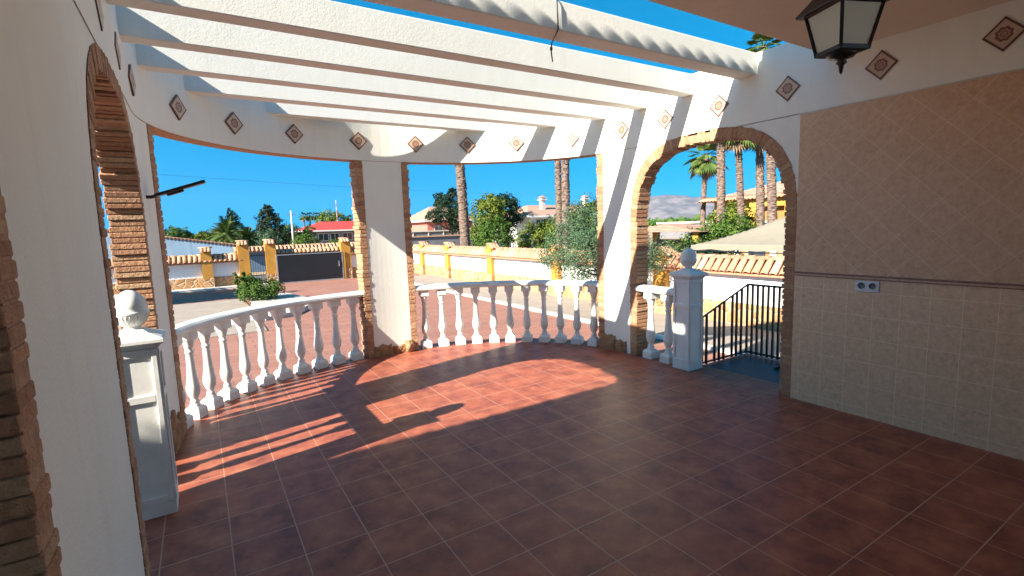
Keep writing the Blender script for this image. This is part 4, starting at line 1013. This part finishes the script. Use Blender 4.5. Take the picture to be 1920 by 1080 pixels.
# utility pole and antenna mast, overhead wire
up = thing('utility_pole', 'grey concrete utility pole left of the red-roofed house', 'pole', (9.0, 60, G))
mb = MB(); mb.lathe((0, 0, 0), [(.13, 0), (.08, 5.1), (.001, 5.1)], 10); mb.build('pole', M['kerb'], up); mb = MB(); mb.box(-.5, .5, -.04, .04, 4.6, 4.7); mb.build('crossarm', M['steel'], up)
am = thing('antenna_mast', 'thin red and white lattice mast behind the red roof', 'mast', (22.0, 95, G))
mb = MB()
for i in range(14): mb.box(-.06, .06, -.06, .06, i*.6, i*.6+.6, i % 2)
mb.build('mast', [M['pink'], M['kerb']], am)
mb = MB(); P = []
for i in range(21):
    f = i/20; P.append((-30+90*f, 40+20*f, 7.6-1.8*f-.9*math.sin(math.pi*f)))
mb.tube(P, .008, 4); tag(mb.build('overhead_wire', M['black']), 'thin overhead wire crossing the sky in the left opening', 'wire')

# ------------------------------------------------------------ mountain
mb = MB(); vs = []; fs = []; nu, nv = 160, 40
c0 = Vector((6300, 5400, 0)); along = Vector((-.62, .78, 0)).normalized(); back = Vector((.78, .62, 0)).normalized()
for i in range(nu+1):
    for j in range(nv+1):
        s = (i/nu-.5)*9000; b_ = j/nv*2600
        env = 330*math.exp(-((s+ -120)/950)**2)+230*math.exp(-((s-1100)/700)**2)*.55+210*math.exp(-((s+1300)/900)**2)+120*math.exp(-((s-3000)/900)**2)+60
        fr = min(1, b_/1300); z = env*(fr**.9)*1.12 if b_ <= 1300 else env*(1-(b_-1300)/1300*.9)
        z += 45*mnoise.fractal(Vector((s*.002, b_*.002, 3)), 1.0, 2.0, 6)*min(1, fr*1.5)
        p = c0+along*s+back*b_; vs.append((p.x, p.y, G-2+z*1.0))
for i in range(nu):
    for j in range(nv):
        k = i*(nv+1)+j; fs.append((k, k+1, k+nv+2, k+nv+1))
mb.add(vs, fs, 0, .5, True); tag(mb.build('mountain', M['mount']), kind='structure')
# distant tree belt below the mountain, far fields
mb = MB(); random.seed(77)
for i in range(900):
    s = random.uniform(-1, 1); x = random.uniform(250, 600); y = x*random.uniform(.55, 1.0); r = random.uniform(1.5, 3.5)
    for l in range(6):
        q = Vector((x, y, G+r*.6))+rv()*r; u = rv().normalized()*r*.6; v = u.orthogonal().normalized()*r*.6; mb.add([q-u, q-v, q+u, q+v], [(0, 1, 2, 3)], 0, random.random())
for i in range(1600):
    x = random.uniform(-120, 420); y = random.uniform(190, 330); r = random.uniform(1.2, 2.6)
    for l in range(6):
        q = Vector((x, y, G+r*.6))+rv()*r; u = rv().normalized()*r*.6; v = u.orthogonal().normalized()*r*.6; mb.add([q-u, q-v, q+u, q+v], [(0, 1, 2, 3)], 0, random.random())
tag(mb.build('distant_trees', M['leaf'], fix=False), 'far belt of dark green trees along the horizon', 'trees', kind='stuff')

# ------------------------------------------------------------ haze: the air that turns the mountain blue
mb = MB(); mb.box(-6100, 10500, -500, 10500, G-3, 700)
hz = mb.build('haze', None) if False else None
hm = bpy.data.materials.new('air'); hm.use_nodes = True; ht = hm.node_tree; ht.nodes.clear()
ho = ht.nodes.new('ShaderNodeOutputMaterial'); hv = ht.nodes.new('ShaderNodeVolumePrincipled'); hv.inputs['Color'].default_value = (.40, .62, 1, 1); hv.inputs['Density'].default_value = 2.2e-5; hv.inputs['Anisotropy'].default_value = .2
ht.links.new(hv.outputs[0], ho.inputs['Volume'])
tag(mb.build('haze', hm), 'thin pale blue air over the far land', kind='stuff')
